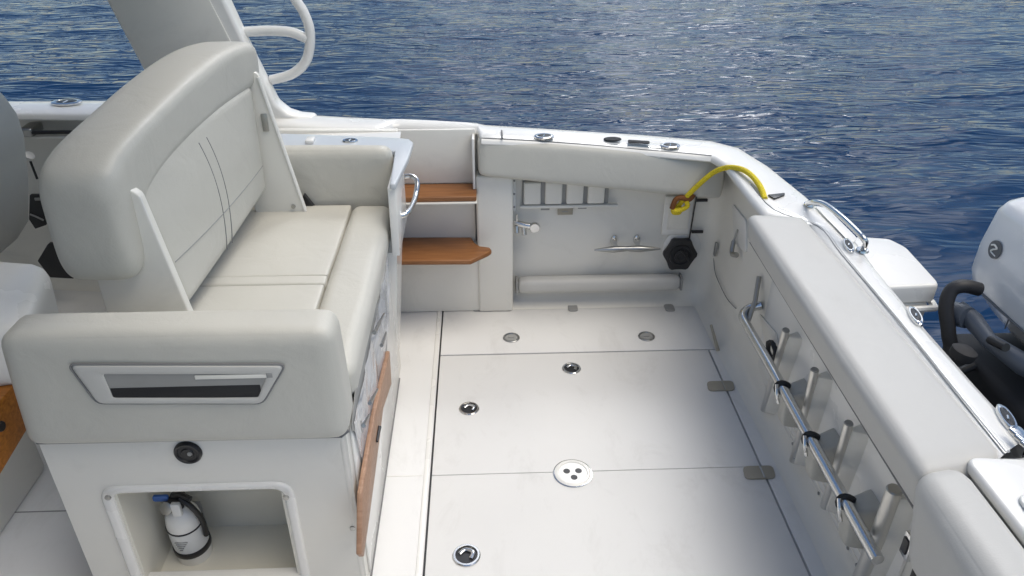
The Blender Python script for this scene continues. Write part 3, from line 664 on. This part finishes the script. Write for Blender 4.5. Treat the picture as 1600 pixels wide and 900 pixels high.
link('rigging_hose', tube(hs, .022, 14), 'rubber', en)
for k, (y0, z0, dy) in enumerate(((1.75, .30, .2), (1.6, .34, -.1), (1.5, .25, .1))):
    link('cable', tube(smooth_path([(1.22, y0, z0-.1), (1.32, y0+dy*.3, z0+.02), (1.45, y0+dy, z0), (1.6, y0+dy*1.2, z0+.05)], 5), .014, 10), 'rubber', en)
link('hose_collar', lathe([(.03, 0), (.036, .01), (.036, .03), (.02, .04)], (1.396, 1.8, 0.52), (.2, 0, 1), 18), 'dark', en)

# ================================================================== SEAT MODULE
seat = thing('bench_seat', (-.73, 2.05, 0), 'grey vinyl bench seat with tall reversible backrest on a white locker base', 'seat')
YF = 1.462
rf = [(-0.9479, 1.462, 0.4629), (-0.5279, 1.462, 0.447)]
# base: front face with a recess cut in it, built as a frame of slabs round the hole
HX0, HX1, HZ0, HZ1 = -.962, -.535, .015, .412
b = bm_new()
BX0, BX1 = -1.095, -.352
def base_box(x0, x1, y0, y1, z0, z1, r=.0): box(x0, x1, y0, y1, z0, z1, r, 3, bm=b)
base_box(BX0, HX0, YF, 1.80, 0, .60); base_box(HX1, BX1, YF, 1.80, 0, .60)
base_box(HX0, HX1, YF, 1.80, HZ1, .60); base_box(HX0, HX1, YF, 1.80, 0, HZ0); base_box(BX0, BX1, 1.80, 2.54, 0, .60)
bmesh.ops.remove_doubles(b, verts=b.verts, dist=.0005)
link('base', b, 'liner', seat)
# softened near corners
link('corner_post', tube([(BX1-.012, YF+.012, 0), (BX1-.012, YF+.012, .60)], .0135, 16), 'liner', seat)
b = bm_new(); box(HX0-.002, HX1+.002, 1.70, 1.715, HZ0, HZ1, 0, bm=b); box(HX0-.001, HX0+.006, YF+.004, 1.71, HZ0, HZ1, 0, bm=b); box(HX1-.006, HX1+.001, YF+.004, 1.71, HZ0, HZ1, 0, bm=b)
box(HX0, HX1, YF+.004, 1.71, HZ1-.006, HZ1+.001, 0, bm=b); box(HX0, HX1, YF+.004, 1.71, HZ0-.001, HZ0+.005, 0, bm=b)
link('recess', b, 'cream', seat)
# raised rounded rim
def ring_prism(o_, i_, y0, y1, yi):
    b = bmesh.new(); n = len(o_); loops = []
    def L_(f, y): loops.append([b.verts.new((p[0]+(q[0]-p[0])*f, y, p[2]+(q[2]-p[2])*f)) for p, q in zip(o_, i_)])
    L_(0, y1); L_(.04, y0*.6+y1*.4); L_(.14, y0*.93+y1*.07); L_(.25, y0); L_(.65, y0); L_(.85, y0*.9+yi*.1); L_(.97, y0*.6+yi*.4); L_(1, yi)
    for A, B in zip(loops, loops[1:]):
        for k in range(n): b.faces.new((A[k], A[(k+1) % n], B[(k+1) % n], B[k]))
    return b
ro_ = roundpoly([(HX0-.032, YF, HZ0-.03), (HX1+.030, YF, HZ0-.03), (HX1+.030, YF, HZ1+.020), (HX0-.032, YF, HZ1+.020)], .05, 8)
ri_ = roundpoly([(HX0, YF, HZ0), (HX1, YF, HZ0), (HX1, YF, HZ1-.006), (HX0, YF, HZ1-.006)], .030, 8)
link('recess_rim', ring_prism(ro_, ri_, YF-.008, YF+.001, YF+.03), 'gel', seat, 80)
link('recess_lip', box(HX0-.01, HX1+.01, YF-.012, YF+.03, HZ0+.02, HZ0+.062, .006, 3), 'gel', seat)
for q, yy in (((-0.9626, 1.44, 0.4149), YF-.022), ((-0.5209, 1.44, 0.3973), YF-.022), ((-0.3698, 1.46, 0.2551), YF)):
    link('screw', lathe([(.008, 0), (.0075, .004), (.003, .005), (0, .005)], (q[0], yy, q[2]), (0, -1, 0), 14), 'chromedark', seat)
# courtesy light
q = (-0.7439, 1.455, 0.539)
sp = link('courtesy_light', lathe([(.034, 0), (.034, .006), (.030, .011), (.026, .010), (.024, .006), (.016, .006), (.014, .009), (0, .009)], (q[0], YF, q[2]), (0, -1, 0), 32), 'black', seat)
link('lens', lathe([(.006, .009), (.005, .012), (0, .012)], (q[0]+.006, YF, q[2]+.001), (0, -1, 0), 14), 'grey', sp)
# near armrest pad with window
vz0, vz1 = .60, .905
def arm_front(): pass
W = [(-0.9311, 1.415, 0.8419), (-0.4533, 1.415, 0.8283), (-0.5223, 1.415, 0.7191), (-0.897, 1.415, 0.7309)]
arm = link('armrest', cushion([(-1.105, 1.425, .590), (-.340, 1.425, .585), (-1.105, 1.56, .590), (-.340, 1.56, .585),
                               (-1.075, 1.425, .912), (-.345, 1.425, .908), (-1.075, 1.545, .912), (-.345, 1.545, .908)], .036, .003, 18, wob=.002), 'vinyl', seat)
Y0 = 1.4195
Wf = [(x, Y0, z) for x, y, z in W]
fr = bm_new()
ro = roundpoly(Wf, .018, 5); ins = [(-0.8602, 1.415, 0.8152), (-0.4969, 1.415, 0.8046), (-0.5294, 1.415, 0.738), (-0.8551, 1.415, 0.7481)]
ri = roundpoly([(x, Y0, z) for x, y, z in ins], .008, 5)
link('window_frame', ring_prism(ro, ri, 1.4135, 1.43, 1.4175), 'vinylW', arm)
link('window_outline', tube(ro, .0028, 6, closed=True), 'stitch', arm)
link('window_pane', prism([(p[0], 1.4178, p[2]) for p in ri], (0, .003, 0), 0), 'frost', arm)
zz0, zz1 = ins[2][2], ins[0][2]
link('window_bar', box(ins[3][0]+.0, ins[2][0]+.01, 1.4165, 1.4185, zz0+.002, zz0+.036, .001), 'dark', arm)
link('window_clip', box(ins[0][0]+.36, ins[0][0]+.375, 1.413, 1.4185, zz1-.02, zz1-.006, .002), 'grey', arm)
link('window_rail', box(ins[0][0]+.20, ins[0][0]+.36, 1.4145, 1.418, zz1-.021, zz1-.010, .002), 'liner', arm)
# seat cushions
cz0, cz1 = .602, .703
def scush(x0, x1, y0, y1, s): return link('seat_cushion', cushion(b8(x0, x1, y0, y1, cz0, cz1), .006, .004, 12, wob=.003, seed=s), 'vinyl', seat)
scush(-1.06, -.482, 1.56, 1.998, 1); scush(-1.06, -.482, 2.0005, 2.0515, 2); scush(-1.06, -.482, 2.054, 2.57, 3)
link('seat_front_roll', cushion([(-.479, 1.56, cz0), (-.335, 1.56, cz0-.0), (-.479, 2.57, cz0), (-.335, 2.57, cz0),
                                 (-.479, 1.56, cz1+.006), (-.335, 1.56, cz1+.004), (-.479, 2.57, cz1+.006), (-.335, 2.57, cz1+.004)], .035, .003, 16, wob=.003), 'vinyl', seat)
# backrest: three stitched panels between two side plates
def bx_(y): return -.802+.052*(y-1.8)/.7      # front face x at the foot
def pz(y): return .755+.06*(y-1.8)
def back_x(y, z): 
    a, c = (y-1.80)/.70, (z-pz(y))/(1.16-pz(y))
    return bx_(y)+c*(-.075+.085*a)+.016*(1-(2*a-1)**2)*(1-(2*c-1)**2)
c8 = []
for z in (0, 1):
    for y in (1.80, 2.50):
        f = bx_(y)+(0 if z == 0 else -.075+.085*(y-1.8)/.7); zz = pz(y) if z == 0 else 1.16
        c8 += [(f-.10, y, zz), (f, y, zz)]
bc = link('back_cushion', cushion(c8, .022, .016, 22), 'vinyl', seat)
for yy in (2.09, 2.135):
    link('stitch_line', tube([(back_x(yy+.02*math.sin(t*2.4), .775+t*.33)+.0008, yy+.03*math.sin(t*2.4), .775+t*.33) for t in [k/16 for k in range(17)]], .0017, 6), 'stitch', bc)
link('stitch_line', tube([(back_x(1.82+.66*t, .88+.01*t)+.0004, 1.82+.66*t, .88+.01*t) for t in [k/20 for k in range(21)]], .0013, 6), 'grey', bc)
link('back_piping', tube([(back_x(1.81+.68*t, .765+.05*t)-.012, 1.81+.68*t, pz(1.81+.68*t)+.004) for t in [k/12 for k in range(13)]], .003, 6), 'grey', seat)
link('back_core', prism([(bx_(1.82)-.02, 1.82, .80), (bx_(2.48)-.02, 2.48, .81), (bx_(2.48)-.13, 2.48, .81), (bx_(1.82)-.13, 1.82, .80)], (-.07, 0, .36), .01), 'vinyl', seat)
# head roll: rounded sections lofted along the seat, hanging lower at the near end
def head_ring(y, x0, x1, z0, z1, e=.5, lean=0., n=40):
    cx, cz = (x0+x1)/2, (z0+z1)/2
    return [(x+lean*(z-cz), y, z) for x, z in selip(cx, cz, (x1-x0)/2, (z1-z0)/2, e, n)]
secs = [(1.692, -1.02, -.90, .94, 1.13, .9), (1.700, -1.045, -.880, .905, 1.160, .6), (1.718, -1.058, -.868, .882, 1.180, .40), (1.745, -1.058, -.864, .876, 1.194, .34), (1.768, -1.055, -.862, .885, 1.204, .34),
        (1.782, -1.05, -.858, .94, 1.209, .34), (1.80, -1.045, -.855, 1.015, 1.215, .34), (1.84, -1.035, -.848, 1.060, 1.226, .36), (1.92, -1.02, -.836, 1.088, 1.241, .36),
        (2.0, -1.01, -.823, 1.106, 1.253, .36), (2.12, -.99, -.803, 1.124, 1.275, .36), (2.3, -.965, -.775, 1.140, 1.294, .36), (2.42, -.945, -.754, 1.142, 1.299, .36), (2.54, -.92, -.728, 1.14, 1.29, .40), (2.575, -.91, -.728, 1.15, 1.28, .5), (2.595, -.89, -.75, 1.17, 1.25, .8)]
hb = loft([head_ring(*s, lean=.03) for s in secs])
hd = link('headrest', hb, 'vinyl', seat, 180)
sub = hd.modifiers.new('s', 'SUBSURF'); sub.levels = 1; sub.render_levels = 2
# side plates
def plate_side(pts, y0, t, nm='side_plate'):
    return link(nm, prism(roundpoly([(x, y0, z) for x, z in pts], .012, 4), (.02*0, t, 0), .004, 3), 'liner', seat)
np_ = plate_side([(-.875, 1.12), (-.842, 1.095), (-.785, .70), (-1.01, .70), (-1.005, .95)], 1.764, .028)
fp_ = plate_side([(-.745, 1.20), (-.722, 1.19), (-.632, .70), (-.81, .70), (-.85, 1.10)], 2.515, .016)
link('plate_edge', tube([(-.845, 1.768, 1.09), (-.790, 1.768, .705)], .004, 8), 'gel', np_)
link('plate_edge', tube([(-.724, 2.515, 1.18), (-.636, 2.515, .705)], .006, 8), 'gel', fp_)
link('plate_slot', box(-.735, -.715, 2.508, 2.514, 1.0, 1.06, .002), 'chromedark', fp_)
q = (-0.6752, 2.51, 0.727); link('plate_bolt', lathe([(.008, 0), (.007, .006), (0, .006)], (q[0], 2.514, .724), (0, -1, 0), 12), 'chromedark', fp_)
link('pivot_cover', prism(roundpoly([(-0.6458, 2.56, 0.7512), (-0.6085, 2.56, 0.6881), (-0.6463, 2.56, 0.6454), (-0.6704, 2.56, 0.6714)], .01), (0, .02, 0), .004), 'black', seat)
# far armrest
link('far_armrest', cushion([(-.95, 2.59, .60), (-.322, 2.59, .60), (-.95, 2.66, .60), (-.322, 2.66, .60),
                         (-.95, 2.60, .905), (-.328, 2.60, .900), (-.95, 2.665, .905), (-.328, 2.665, .90)], .035, .003, 16), 'vinyl', seat)
# front face of the base with pocket
link('front_panel', box(-.352, -.346, 1.50, 2.42, .03, .585, .002), 'gel', seat)
pk = [(-0.342, 2.294, 0.5238), (-0.342, 2.074, 0.5933), (-0.342, 1.673, 0.6595), (-0.342, 1.476, 0.5873), (-0.342, 1.652, 0.3839), (-0.342, 2.115, 0.3029)]
link('pocket_opening', prism(roundpoly(pk, .02), (.002, 0, 0), 0), 'grey', seat)
bag = thing('plastic_bag', (-.33, 1.9, .3), 'crumpled clear plastic sheeting hanging on the seat base front', 'plastic sheet')
rows = []
A0, A1, B0, B1 = Vector((0, 2.36, .59)), Vector((0, 1.50, .585)), Vector((0, 2.26, .38)), Vector((0, 1.55, .40))
for i in range(26):
    s = i/25; row = []
    for j in range(34):
        t_ = j/33; p = A0.lerp(A1, t_).lerp(B0.lerp(B1, t_), s)
        w = .006*abs(noise.noise(Vector((p.y*6+p.z*3, p.z*4, 1))))+.003*abs(noise.noise(Vector((p.y*16+p.z*9, p.z*8, 5))))
        row.append((-.341+w*1.3, p.y+.01*noise.noise(Vector((s*4, t_*4, 9))), p.z+.012*noise.noise(Vector((t_*7, 2, s*2)))))
    rows.append(row)
link('sheet', sheet(rows), 'plastic', bag, 25)
for q0, q1 in (((-0.32, 1.829, 0.6358), (-0.32, 2.036, 0.5695)), ((-0.32, 1.643, 0.5319), (-0.32, 1.781, 0.4723)), ((-0.32, 1.525, 0.5545), (-0.32, 1.616, 0.5149)), ((-0.32, 1.926, 0.5246), (-0.32, 2.036, 0.4976))):
    link('fold_clip', tube([q0, q1], [.006, .003], 8), 'chromedark', bag)
link('base_kick', tube([(-.345, 1.49, .028), (-.345, 2.42, .028)], .003, 6), 'stitch', seat)
# teak board
bd = [(-0.325, 2.111, 0.3761), (-0.325, 2.082, 0.2601), (-0.325, 1.868, 0.3251), (-0.325, 1.651, 0.2926), (-0.325, 1.455, 0.2727), (-0.325, 1.356, 0.2655), (-0.325, 1.333, 0.3017), (-0.325, 1.432, 0.4138), (-0.325, 1.721, 0.4225)]
board = thing('teak_board', (-.33, 1.8, .2), 'pale brown teak board fixed to the seat base, with a dark finger slot', 'board')
link('panel', prism(bd, (-.014, 0, 0), .003), 'teakP', board)
q0, q1 = (-0.322, 1.755, 0.353), (-0.322, 1.69, 0.3546)
link('finger_slot', tube([q0, q1], [.006, .004], 8), 'black', board)
q = (-0.335, 2.271, 0.4735)

# galley unit behind the far armrest
gal = thing('galley_cabinet', (-.7, 2.9, 0), 'white galley cabinet with pale blue grey counter beside the seat', 'cabinet')
def gring(z, xr, xf): return [(-1.35, 2.675, z), (xr, 2.455 if z < .7 else 2.5, z), (xf, 2.995, z), (-1.35, 3.0, z)]
link('cabinet_body', loft([[(-1.2, 2.68, 0), (-.368, 2.68, 0), (-.40, 2.99, 0), (-1.2, 3.0, 0)], [(-1.2, 2.68, .83), (-.318, 2.68, .83), (-.33, 2.99, .83), (-1.2, 3.0, .83)]]), 'gel', gal)
link('side_panel', loft([[(-.43, 2.44, 0), (-.362, 2.44, 0), (-.368, 2.6801, 0), (-.43, 2.6801, 0)], [(-.40, 2.44, .57), (-.316, 2.44, .57), (-.316, 2.6801, .57), (-.40, 2.6801, .57)]]), 'gel', gal)
link('side_vent', lathe([(.012, 0), (.010, .003), (0, .003)], (-.335, 2.50, .43), (1, 0, .06), 20, 1, 2.6), 'grey', gal)
ct = [(-.88, 2.67), (-.322, 2.665), (-.292, 2.48), (-.275, 2.50), (-.268, 2.78), (-.285, 2.85), (-.32, 2.87), (-.62, 2.90), (-.72, 2.90), (-.88, 2.84)]
ct = [(-1.3, 2.668), (-.3, 2.668), (-.262, 2.30), (-.255, 2.32), (-.248, 2.70), (-.262, 2.765), (-.31, 2.79), (-.60, 2.83), (-1.3, 2.86)]
ct = [(-1.3, 2.672), (-.322, 2.672), (-.31, 2.36), (-.292, 2.36), (-.268, 2.60), (-.262, 2.76), (-.28, 2.80), (-.33, 2.815), (-.62, 2.86), (-1.3, 2.95)]
link('counter_top', prism([(x, y, .845) for x, y in ct], (0, 0, .022), .005, 3), 'counter', gal)
link('counter_side', prism([(-.322, 2.36, .60), (-.322, 2.672, .60), (-.322, 2.672, .8449), (-.322, 2.38, .8449)], (.026, 0, 0), .003), 'gel', gal)
link('backsplash', prism([(-1.3, 2.96, .80), (-.345, 2.99, .80), (-.345, 2.99, .835), (-1.3, 2.96, .86)], (0, .03, 0), .004), 'liner', gal)
link('counter_knob', box(-.66, -.63, 2.75, 2.80, .867, .882, .004), 'gel', gal)
# grab handle on the galley
hp = [(-0.285, 2.67, 0.7639), (-0.25, 2.531, 0.8204), (-0.235, 2.526, 0.8051), (-0.235, 2.446, 0.7888), (-0.235, 2.248, 0.8309), (-0.25, 2.186, 0.8335), (-0.285, 2.305, 0.7717)]
hp = [(-0.3041, 2.76, 0.7302), (-0.2749, 2.76, 0.7298), (-0.2549, 2.74, 0.7167), (-0.2573, 2.68, 0.6901), (-0.2639, 2.6, 0.6842), (-0.2784, 2.52, 0.688), (-0.3137, 2.5, 0.6804)]
gh = thing('grab_rail', (-.29, 2.6, .66), 'bent polished grab rail on the side of the galley cabinet', 'handle')
link('bar', tube(smooth_path(hp, 6), .0105, 12), 'steel', gh)

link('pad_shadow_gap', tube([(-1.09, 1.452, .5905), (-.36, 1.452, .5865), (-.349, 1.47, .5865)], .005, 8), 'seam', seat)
# fire extinguisher
ex = thing('fire_extinguisher', (-.885, 1.64, .02), 'small white fire extinguisher strapped in the recess, blue pull tab at its head', 'fire extinguisher')
ec = Vector((-.875, 1.60, .016)); ax = Vector((-.02, -.05, 1)).normalized()
link('cylinder', lathe([(.046, 0), (.05, .008), (.05, .135), (.046, .158), (.034, .176), (.018, .186), (.016, .195)], ec, ax, 32), 'gel', ex)
link('label_band', lathe([(.0506, .055), (.0508, .06), (.0508, .118), (.0506, .122)], ec, ax, 32), 'label', ex)
b = bm_new()
for k in range(5): box(ec.x-.022+.002*k, ec.x+.015-.005*k, ec.y-.0565, ec.y-.0545, .112-k*.007, .1145-k*.007, 0, bm=b)
link('label_print', b, 'grey', ex)
link('strap', lathe([(.0525, .036), (.054, .038), (.054, .052), (.0525, .054)], ec, ax, 32), 'black', ex)
link('strap', lathe([(.0515, .124), (.0525, .1245), (.0525, .1275), (.0515, .128)], ec, ax, 32), 'black', ex)
h = ec+ax*.19
link('valve', box(h.x-.02, h.x+.022, h.y-.02, h.y+.02, h.z, h.z+.03, .005), 'black', ex)
link('lever', tube([h+Vector((-.01, 0, .03)), h+Vector((.02, -.01, .045)), h+Vector((.05, -.02, .035))], .008, 8), 'black', ex)
link('gauge', lathe([(.018, 0), (.018, .008), (.015, .010), (0, .010)], h+Vector((-.022, -.02, .008)), (-.2, -1, .5), 20), 'chromedark', ex)
link('nozzle', box(h.x-.006, h.x+.02, h.y-.035, h.y-.02, h.z-.012, h.z+.03, .004), 'gel', ex)
link('blue_tab', prism(roundpoly([(h.x-.062, h.y-.01, h.z+.02), (h.x-.018, h.y-.01, h.z+.02), (h.x-.018, h.y-.01, h.z+.038), (h.x-.062, h.y-.01, h.z+.038)], .007), (0, .01, 0), .002), 'blue', ex)
link('hose', tube(smooth_path([h+Vector((.015, -.01, .03)), h+Vector((.045, -.02, .01)), h+Vector((.062, -.015, -.04)), h+Vector((.06, -.01, -.1))], 6), .008, 10), 'black', ex)
link('mount_bracket', box(ec.x-.02, ec.x+.03, ec.y+.05, 1.655, .03, .16, .004), 'grey', ex)
ex.location = ec; 
for c in ex.children: c.matrix_parent_inverse = Matrix.Translation(-ec)
ex.scale = (.98, .98, 1.12)

# ================================================================== LEFT SIDE: arch, helm seat, side wall
ar = thing('hardtop_arch', (-1.0, 3.15, .84), 'broad white hardtop arch leg rising from the far gunwale', 'arch')
# leg outline in the x-z plane, leaning forward as it rises
L = [(-1.20, .80), (-1.25, .865), (-1.342, 1.04), (-1.417, 1.30), (-1.62, 2.0), (-1.68, 2.16), (-1.15, 2.16), (-1.12, 1.75), (-.971, 1.296), (-.915, 1.11), (-.845, .905), (-.805, .868), (-.76, .852), (-.70, .846), (-.70, .80)]
link('leg', prism([(x, 3.12+.0*z, z) for x, z in L], (0, .09, 0), .016, 4), 'gel', ar)
link('leg_inset', prism(roundpoly([(-1.24, 3.112, .90), (-1.33, 3.112, 1.06), (-1.40, 3.112, 1.30), (-1.56, 3.112, 1.9), (-1.22, 3.112, 1.9), (-1.025, 3.112, 1.30), (-.89, 3.112, .90)], .03), (0, .0085, 0), .004), 'liner', ar)
link('hardtop', prism(roundpoly([(-4.2, -.35, 2.10), (-.75, -.3, 2.10), (-.5, 1.3, 2.10), (-.75, 3.0, 2.10), (-4.2, 3.25, 2.10)], .3, 6), (0, 0, .07), .03, 4), 'gel', ar)
link('near_leg', prism([(x-.35, -.42, z) for x, z in L], (0, .09, 0), .016, 4), 'gel', ar)
cab = thing('cabin', (-3.4, 1.4, 0), 'white cabin bulkhead and windscreen base ahead of the helm', 'cabin')
link('bulkhead', box(-3.6, -3.0, -.35, 3.2, 0, 1.25, .04, 4), 'liner', cab)
link('helm_console', box(-3.0, -2.45, -.2, 1.5, 0, 1.15, .05, 4), 'liner', cab)
link('windscreen_frame', box(-3.12, -3.0, -.35, 3.2, 1.25, 2.12, .02, 3), 'black', cab)
link('side_light_block', box(-3.6, -1.45, -.42, -.34, .7, 1.75, .03, 3), 'liner', cab)  # unseen high near-side wall, added to block light from the helm floor
wt = [(-.735, 3.20, 1.32), (-.700, 3.20, 1.25), (-.686, 3.20, 1.17), (-.712, 3.20, 1.07), (-.775, 3.20, 1.012), (-.87, 3.20, .985)]
th = thing('side_ladder_rail', (-.92, 3.2, .95), 'white D shaped rail tube with a crossbar on the aft side of the arch', 'rail')
link('hoop', tube(smooth_path([(-.95, 3.20, 1.85), (-.86, 3.20, 1.60)]+wt, 6), .0200, 16), 'gel', th)
link('crossbar', tube(smooth_path([(-.98, 3.19, 1.178), (-.85, 3.20, 1.182), (-.76, 3.20, 1.175), (-.70, 3.20, 1.15)], 4), .020, 14), 'gel', th)

# side wall of the helm area
gr = thing('side_grab_rail', (-2.0, 3.5, .68), 'thin dark grab rail on the helm side wall', 'handle')
a, c = Vector((-1.883, 3.17, 0.7852)), Vector((-1.647, 3.17, 0.7849))
link('bar', tube([a, c], .008, 10), 'black', gr)
a = Vector((-1.904, 3.18, 0.7849)); link('end_mount', box(a.x-.03, a.x+.025, 3.16, 3.26, a.z-.018, a.z+.018, .008, 3), 'chromedark', gr)
link('lower_lip', box(a.x, c.x, 3.17, 3.25, a.z-.030, a.z-.018, .003), 'liner', gr)
q = (-1.917, 3.15, 0.6863)
hk = thing('wall_hook', q, 'small white hook with a dark cord beside the helm seat', 'hook')
link('cup', lathe([(.006, -.02), (.012, 0), (.02, .012), (0, .015)], (q[0], 3.15, q[2]), (.6, -.2, .6), 18), 'gel', hk)
link('cord', tube([(q[0], 3.15, q[2]-.02), (q[0]+.004, 3.15, q[2]-.10)], .005, 8), 'black', hk)
k1 = [(-1.982, 3.17, 0.5032), (-1.93, 3.17, 0.5024), (-1.954, 3.17, 0.3576), (-2.008, 3.17, 0.3397), (-2.021, 3.17, 0.3871)]
bk = thing('wall_speaker', k1[0], 'black faceted panel with small chrome fittings, upper of two', 'panel', None)
link('face', prism(k1, (0, .02, 0), .003), 'black', bk)
q = Vector((-1.985, 3.165, 0.4044)); link('fitting', tube([q+Vector((-.02, 0, .01)), q, q+Vector((.03, 0, -.02))], .004, 8), 'grey', bk)
q = Vector((-1.941, 3.165, 0.4866)); link('fitting', box(q.x-.02, q.x+.02, q.y-.004, q.y+.002, q.z-.006, q.z+.006, .001), 'grey', bk)
k2 = [(-1.934, 3.1, 0.2972), (-1.878, 3.1, 0.2897), (-1.87, 3.1, 0.1199), (-1.973, 3.1, 0.1288), (-2.003, 3.1, 0.2151)]
tag(link('floor_pocket', prism(k2, (0, .03, 0), .004), 'black'), 'black faceted pocket low behind the headrest, lower of two', 'panel')

# helm seat at the left edge
hs_ = thing('helm_seat', (-1.7, 2.3, 0), 'grey helm seat seen from behind at the far left edge', 'seat')
secs = [(1.95, -1.44, 1.16), (2.0, -1.40, 1.24), (2.1, -1.375, 1.28), (2.3, -1.36, 1.30), (2.5, -1.375, 1.28), (2.6, -1.42, 1.2)]
prof = [(-1.30-.03, 2.13, 1.16), (-1.31, 2.15, 1.05), (-1.36, 2.2, .8), (-1.42, 2.22, .66), (-1.60, 2.22, .64), (-1.75, 2.22, .70), (-1.62, 2.2, 1.25), (-1.50, 2.2, 1.32), (-1.40, 2.17, 1.29), (-1.35, 2.15, 1.23)]
HSX = -.035
prof = [(-1.545, 1.06), (-1.545, .98), (-1.58, .82), (-1.63, .66), (-1.70, .58), (-2.1, .56), (-2.1, .9), (-1.85, 1.15), (-1.72, 1.19), (-1.62, 1.18), (-1.57, 1.13)]
link('back_shell', prism([(x+HSX, 2.30, z-.02) for x, z in prof], (0, .33, 0), .03, 5), 'vinyl', hs_)
link('side_cushion', cushion([(-1.95, 2.25, .74), (-1.61, 2.25, .72), (-1.95, 2.31, .74), (-1.61, 2.31, .72), (-1.9, 2.25, .88), (-1.585, 2.25, .88), (-1.9, 2.31, .88), (-1.585, 2.31, .88)], .025, .01, 8), 'vinyl', hs_)
link('side_cushion', cushion([(-1.93, 2.25, .94), (-1.585, 2.25, .94), (-1.93, 2.31, .94), (-1.585, 2.31, .94), (-1.80, 2.25, 1.07), (-1.58, 2.25, 1.08), (-1.80, 2.31, 1.07), (-1.58, 2.31, 1.08)], .025, .01, 8), 'vinyl', hs_)
link('pedestal', lathe([(.16, 0), (.15, .02), (.07, .05), (.06, .6), (.12, .64)], (-1.85, 2.46, 0), seg=28), 'steel', hs_)
cb = thing('console_box', (-1.6, 1.9, 0), 'white console box with a varnished teak side at the left edge', 'console')
link('top', cushion([(-2.2, 1.35, .68), (-1.15, 1.59, .66), (-2.2, 2.2, .68), (-1.18, 1.84, .66), (-2.2, 1.35, .84), (-1.15, 1.64, .80), (-2.2, 2.1, .84), (-1.25, 1.98, .80)], .045, .004, 14), 'gel', cb)
link('teak_side', prism([(-1.195, 1.40, .50), (-1.195, 1.58, .525), (-1.195, 1.63, .54), (-1.195, 1.66, .66), (-1.195, 1.40, .66)], (-.6, 0, 0), .006), 'teakO', cb)
link('teak_pull', lathe([(.014, 0), (.012, .004), (0, .004)], (-1.195, 1.499, 0.6039), (1, 0, 0), 14), 'black', cb)
link('body', prism([(-2.2, 1.5, 0), (-1.5, 1.62, 0), (-1.5, 2.0, 0), (-2.2, 2.1, 0)], (0, 0, .68), .02), 'liner', cb)

# ================================================================== LIGHT, SKY, CAMERA
w = bpy.data.worlds.new("World"); S.world = w; w.use_nodes = True; nt = w.node_tree
sky = nt.nodes.new('ShaderNodeTexSky'); sky.sky_type = 'NISHITA'; sky.sun_disc = False
EL, AZ = 68, 112      # soft sun behind thin cloud, over the viewer's right shoulder
sky.sun_elevation = R(EL); sky.sun_rotation = R(AZ); sky.air_density = 1.0; sky.dust_density = .5; sky.ozone_density = 1.0
bg = nt.nodes['Background']; bg.inputs['Strength'].default_value = .125
tc = nt.nodes.new('ShaderNodeTexCoord')
def cloud(prev, az, el, lo, hi, gain, scale, n0, n1):
    c = (math.sin(R(az))*math.cos(R(el)), math.cos(R(az))*math.cos(R(el)), math.sin(R(el)))
    dp = nt.nodes.new('ShaderNodeVectorMath'); dp.operation = 'DOT_PRODUCT'; dp.inputs[1].default_value = c
    nt.links.new(tc.outputs['Generated'], dp.inputs[0])
    a = nt.nodes.new('ShaderNodeMapRange'); a.interpolation_type = 'SMOOTHSTEP'
    a.inputs[1].default_value = math.cos(R(hi)); a.inputs[2].default_value = math.cos(R(lo)); nt.links.new(dp.outputs['Value'], a.inputs[0])
    n = nt.nodes.new('ShaderNodeTexNoise'); n.inputs['Scale'].default_value = scale; n.inputs['Detail'].default_value = 4; nt.links.new(tc.outputs['Generated'], n.inputs['Vector'])
    b_ = nt.nodes.new('ShaderNodeMapRange'); b_.inputs[1].default_value = n0; b_.inputs[2].default_value = n1; nt.links.new(n.outputs['Fac'], b_.inputs[0])
    m_ = nt.nodes.new('ShaderNodeMath'); m_.operation = 'MULTIPLY'; nt.links.new(a.outputs[0], m_.inputs[0]); nt.links.new(b_.outputs[0], m_.inputs[1])
    x = nt.nodes.new('ShaderNodeMix'); x.data_type = 'RGBA'; x.blend_type = 'MIX'; nt.links.new(m_.outputs[0], x.inputs[0])
    nt.links.new(prev, x.inputs[6]); x.inputs[7].default_value = (gain, gain*1.01, gain*1.03, 1)
    return x.outputs[2]
o1 = cloud(sky.outputs[0], 12, 34, 3, 27, 26.0, 7.0, .42, .62)       # bright thin cloud bank over the far water
o2 = cloud(o1, 20, 46, 1, 11, 190.0, 9.0, .40, .60)                  # brightest gap in it
nt.links.new(o2, bg.inputs['Color'])
sd = bpy.data.lights.new('sun', 'SUN'); sd.energy = 2.35; sd.angle = R(46); sd.color = (1, .91, .76)
so = bpy.data.objects.new('sun', sd); C.objects.link(so)
d = Vector((math.sin(R(AZ))*math.cos(R(EL)), math.cos(R(AZ))*math.cos(R(EL)), math.sin(R(EL))))
so.rotation_euler = (-d).to_track_quat('-Z', 'Y').to_euler(); so.location = (3, 6, 6)

cam = bpy.data.cameras.new('camera'); co = bpy.data.objects.new('camera', cam); C.objects.link(co)
cam.sensor_width = 36; cam.lens = 27; cam.clip_start = .05; cam.clip_end = 3000
co.location = (0, 0, 1.85)
co.rotation_euler = (R(90-30.4365), 0, R(-2.2221))
S.camera = co
S.view_settings.view_transform = 'Standard'; S.view_settings.look = 'None'; S.view_settings.exposure = .02; S.view_settings.gamma = 1
S.view_settings.use_curve_mapping = False
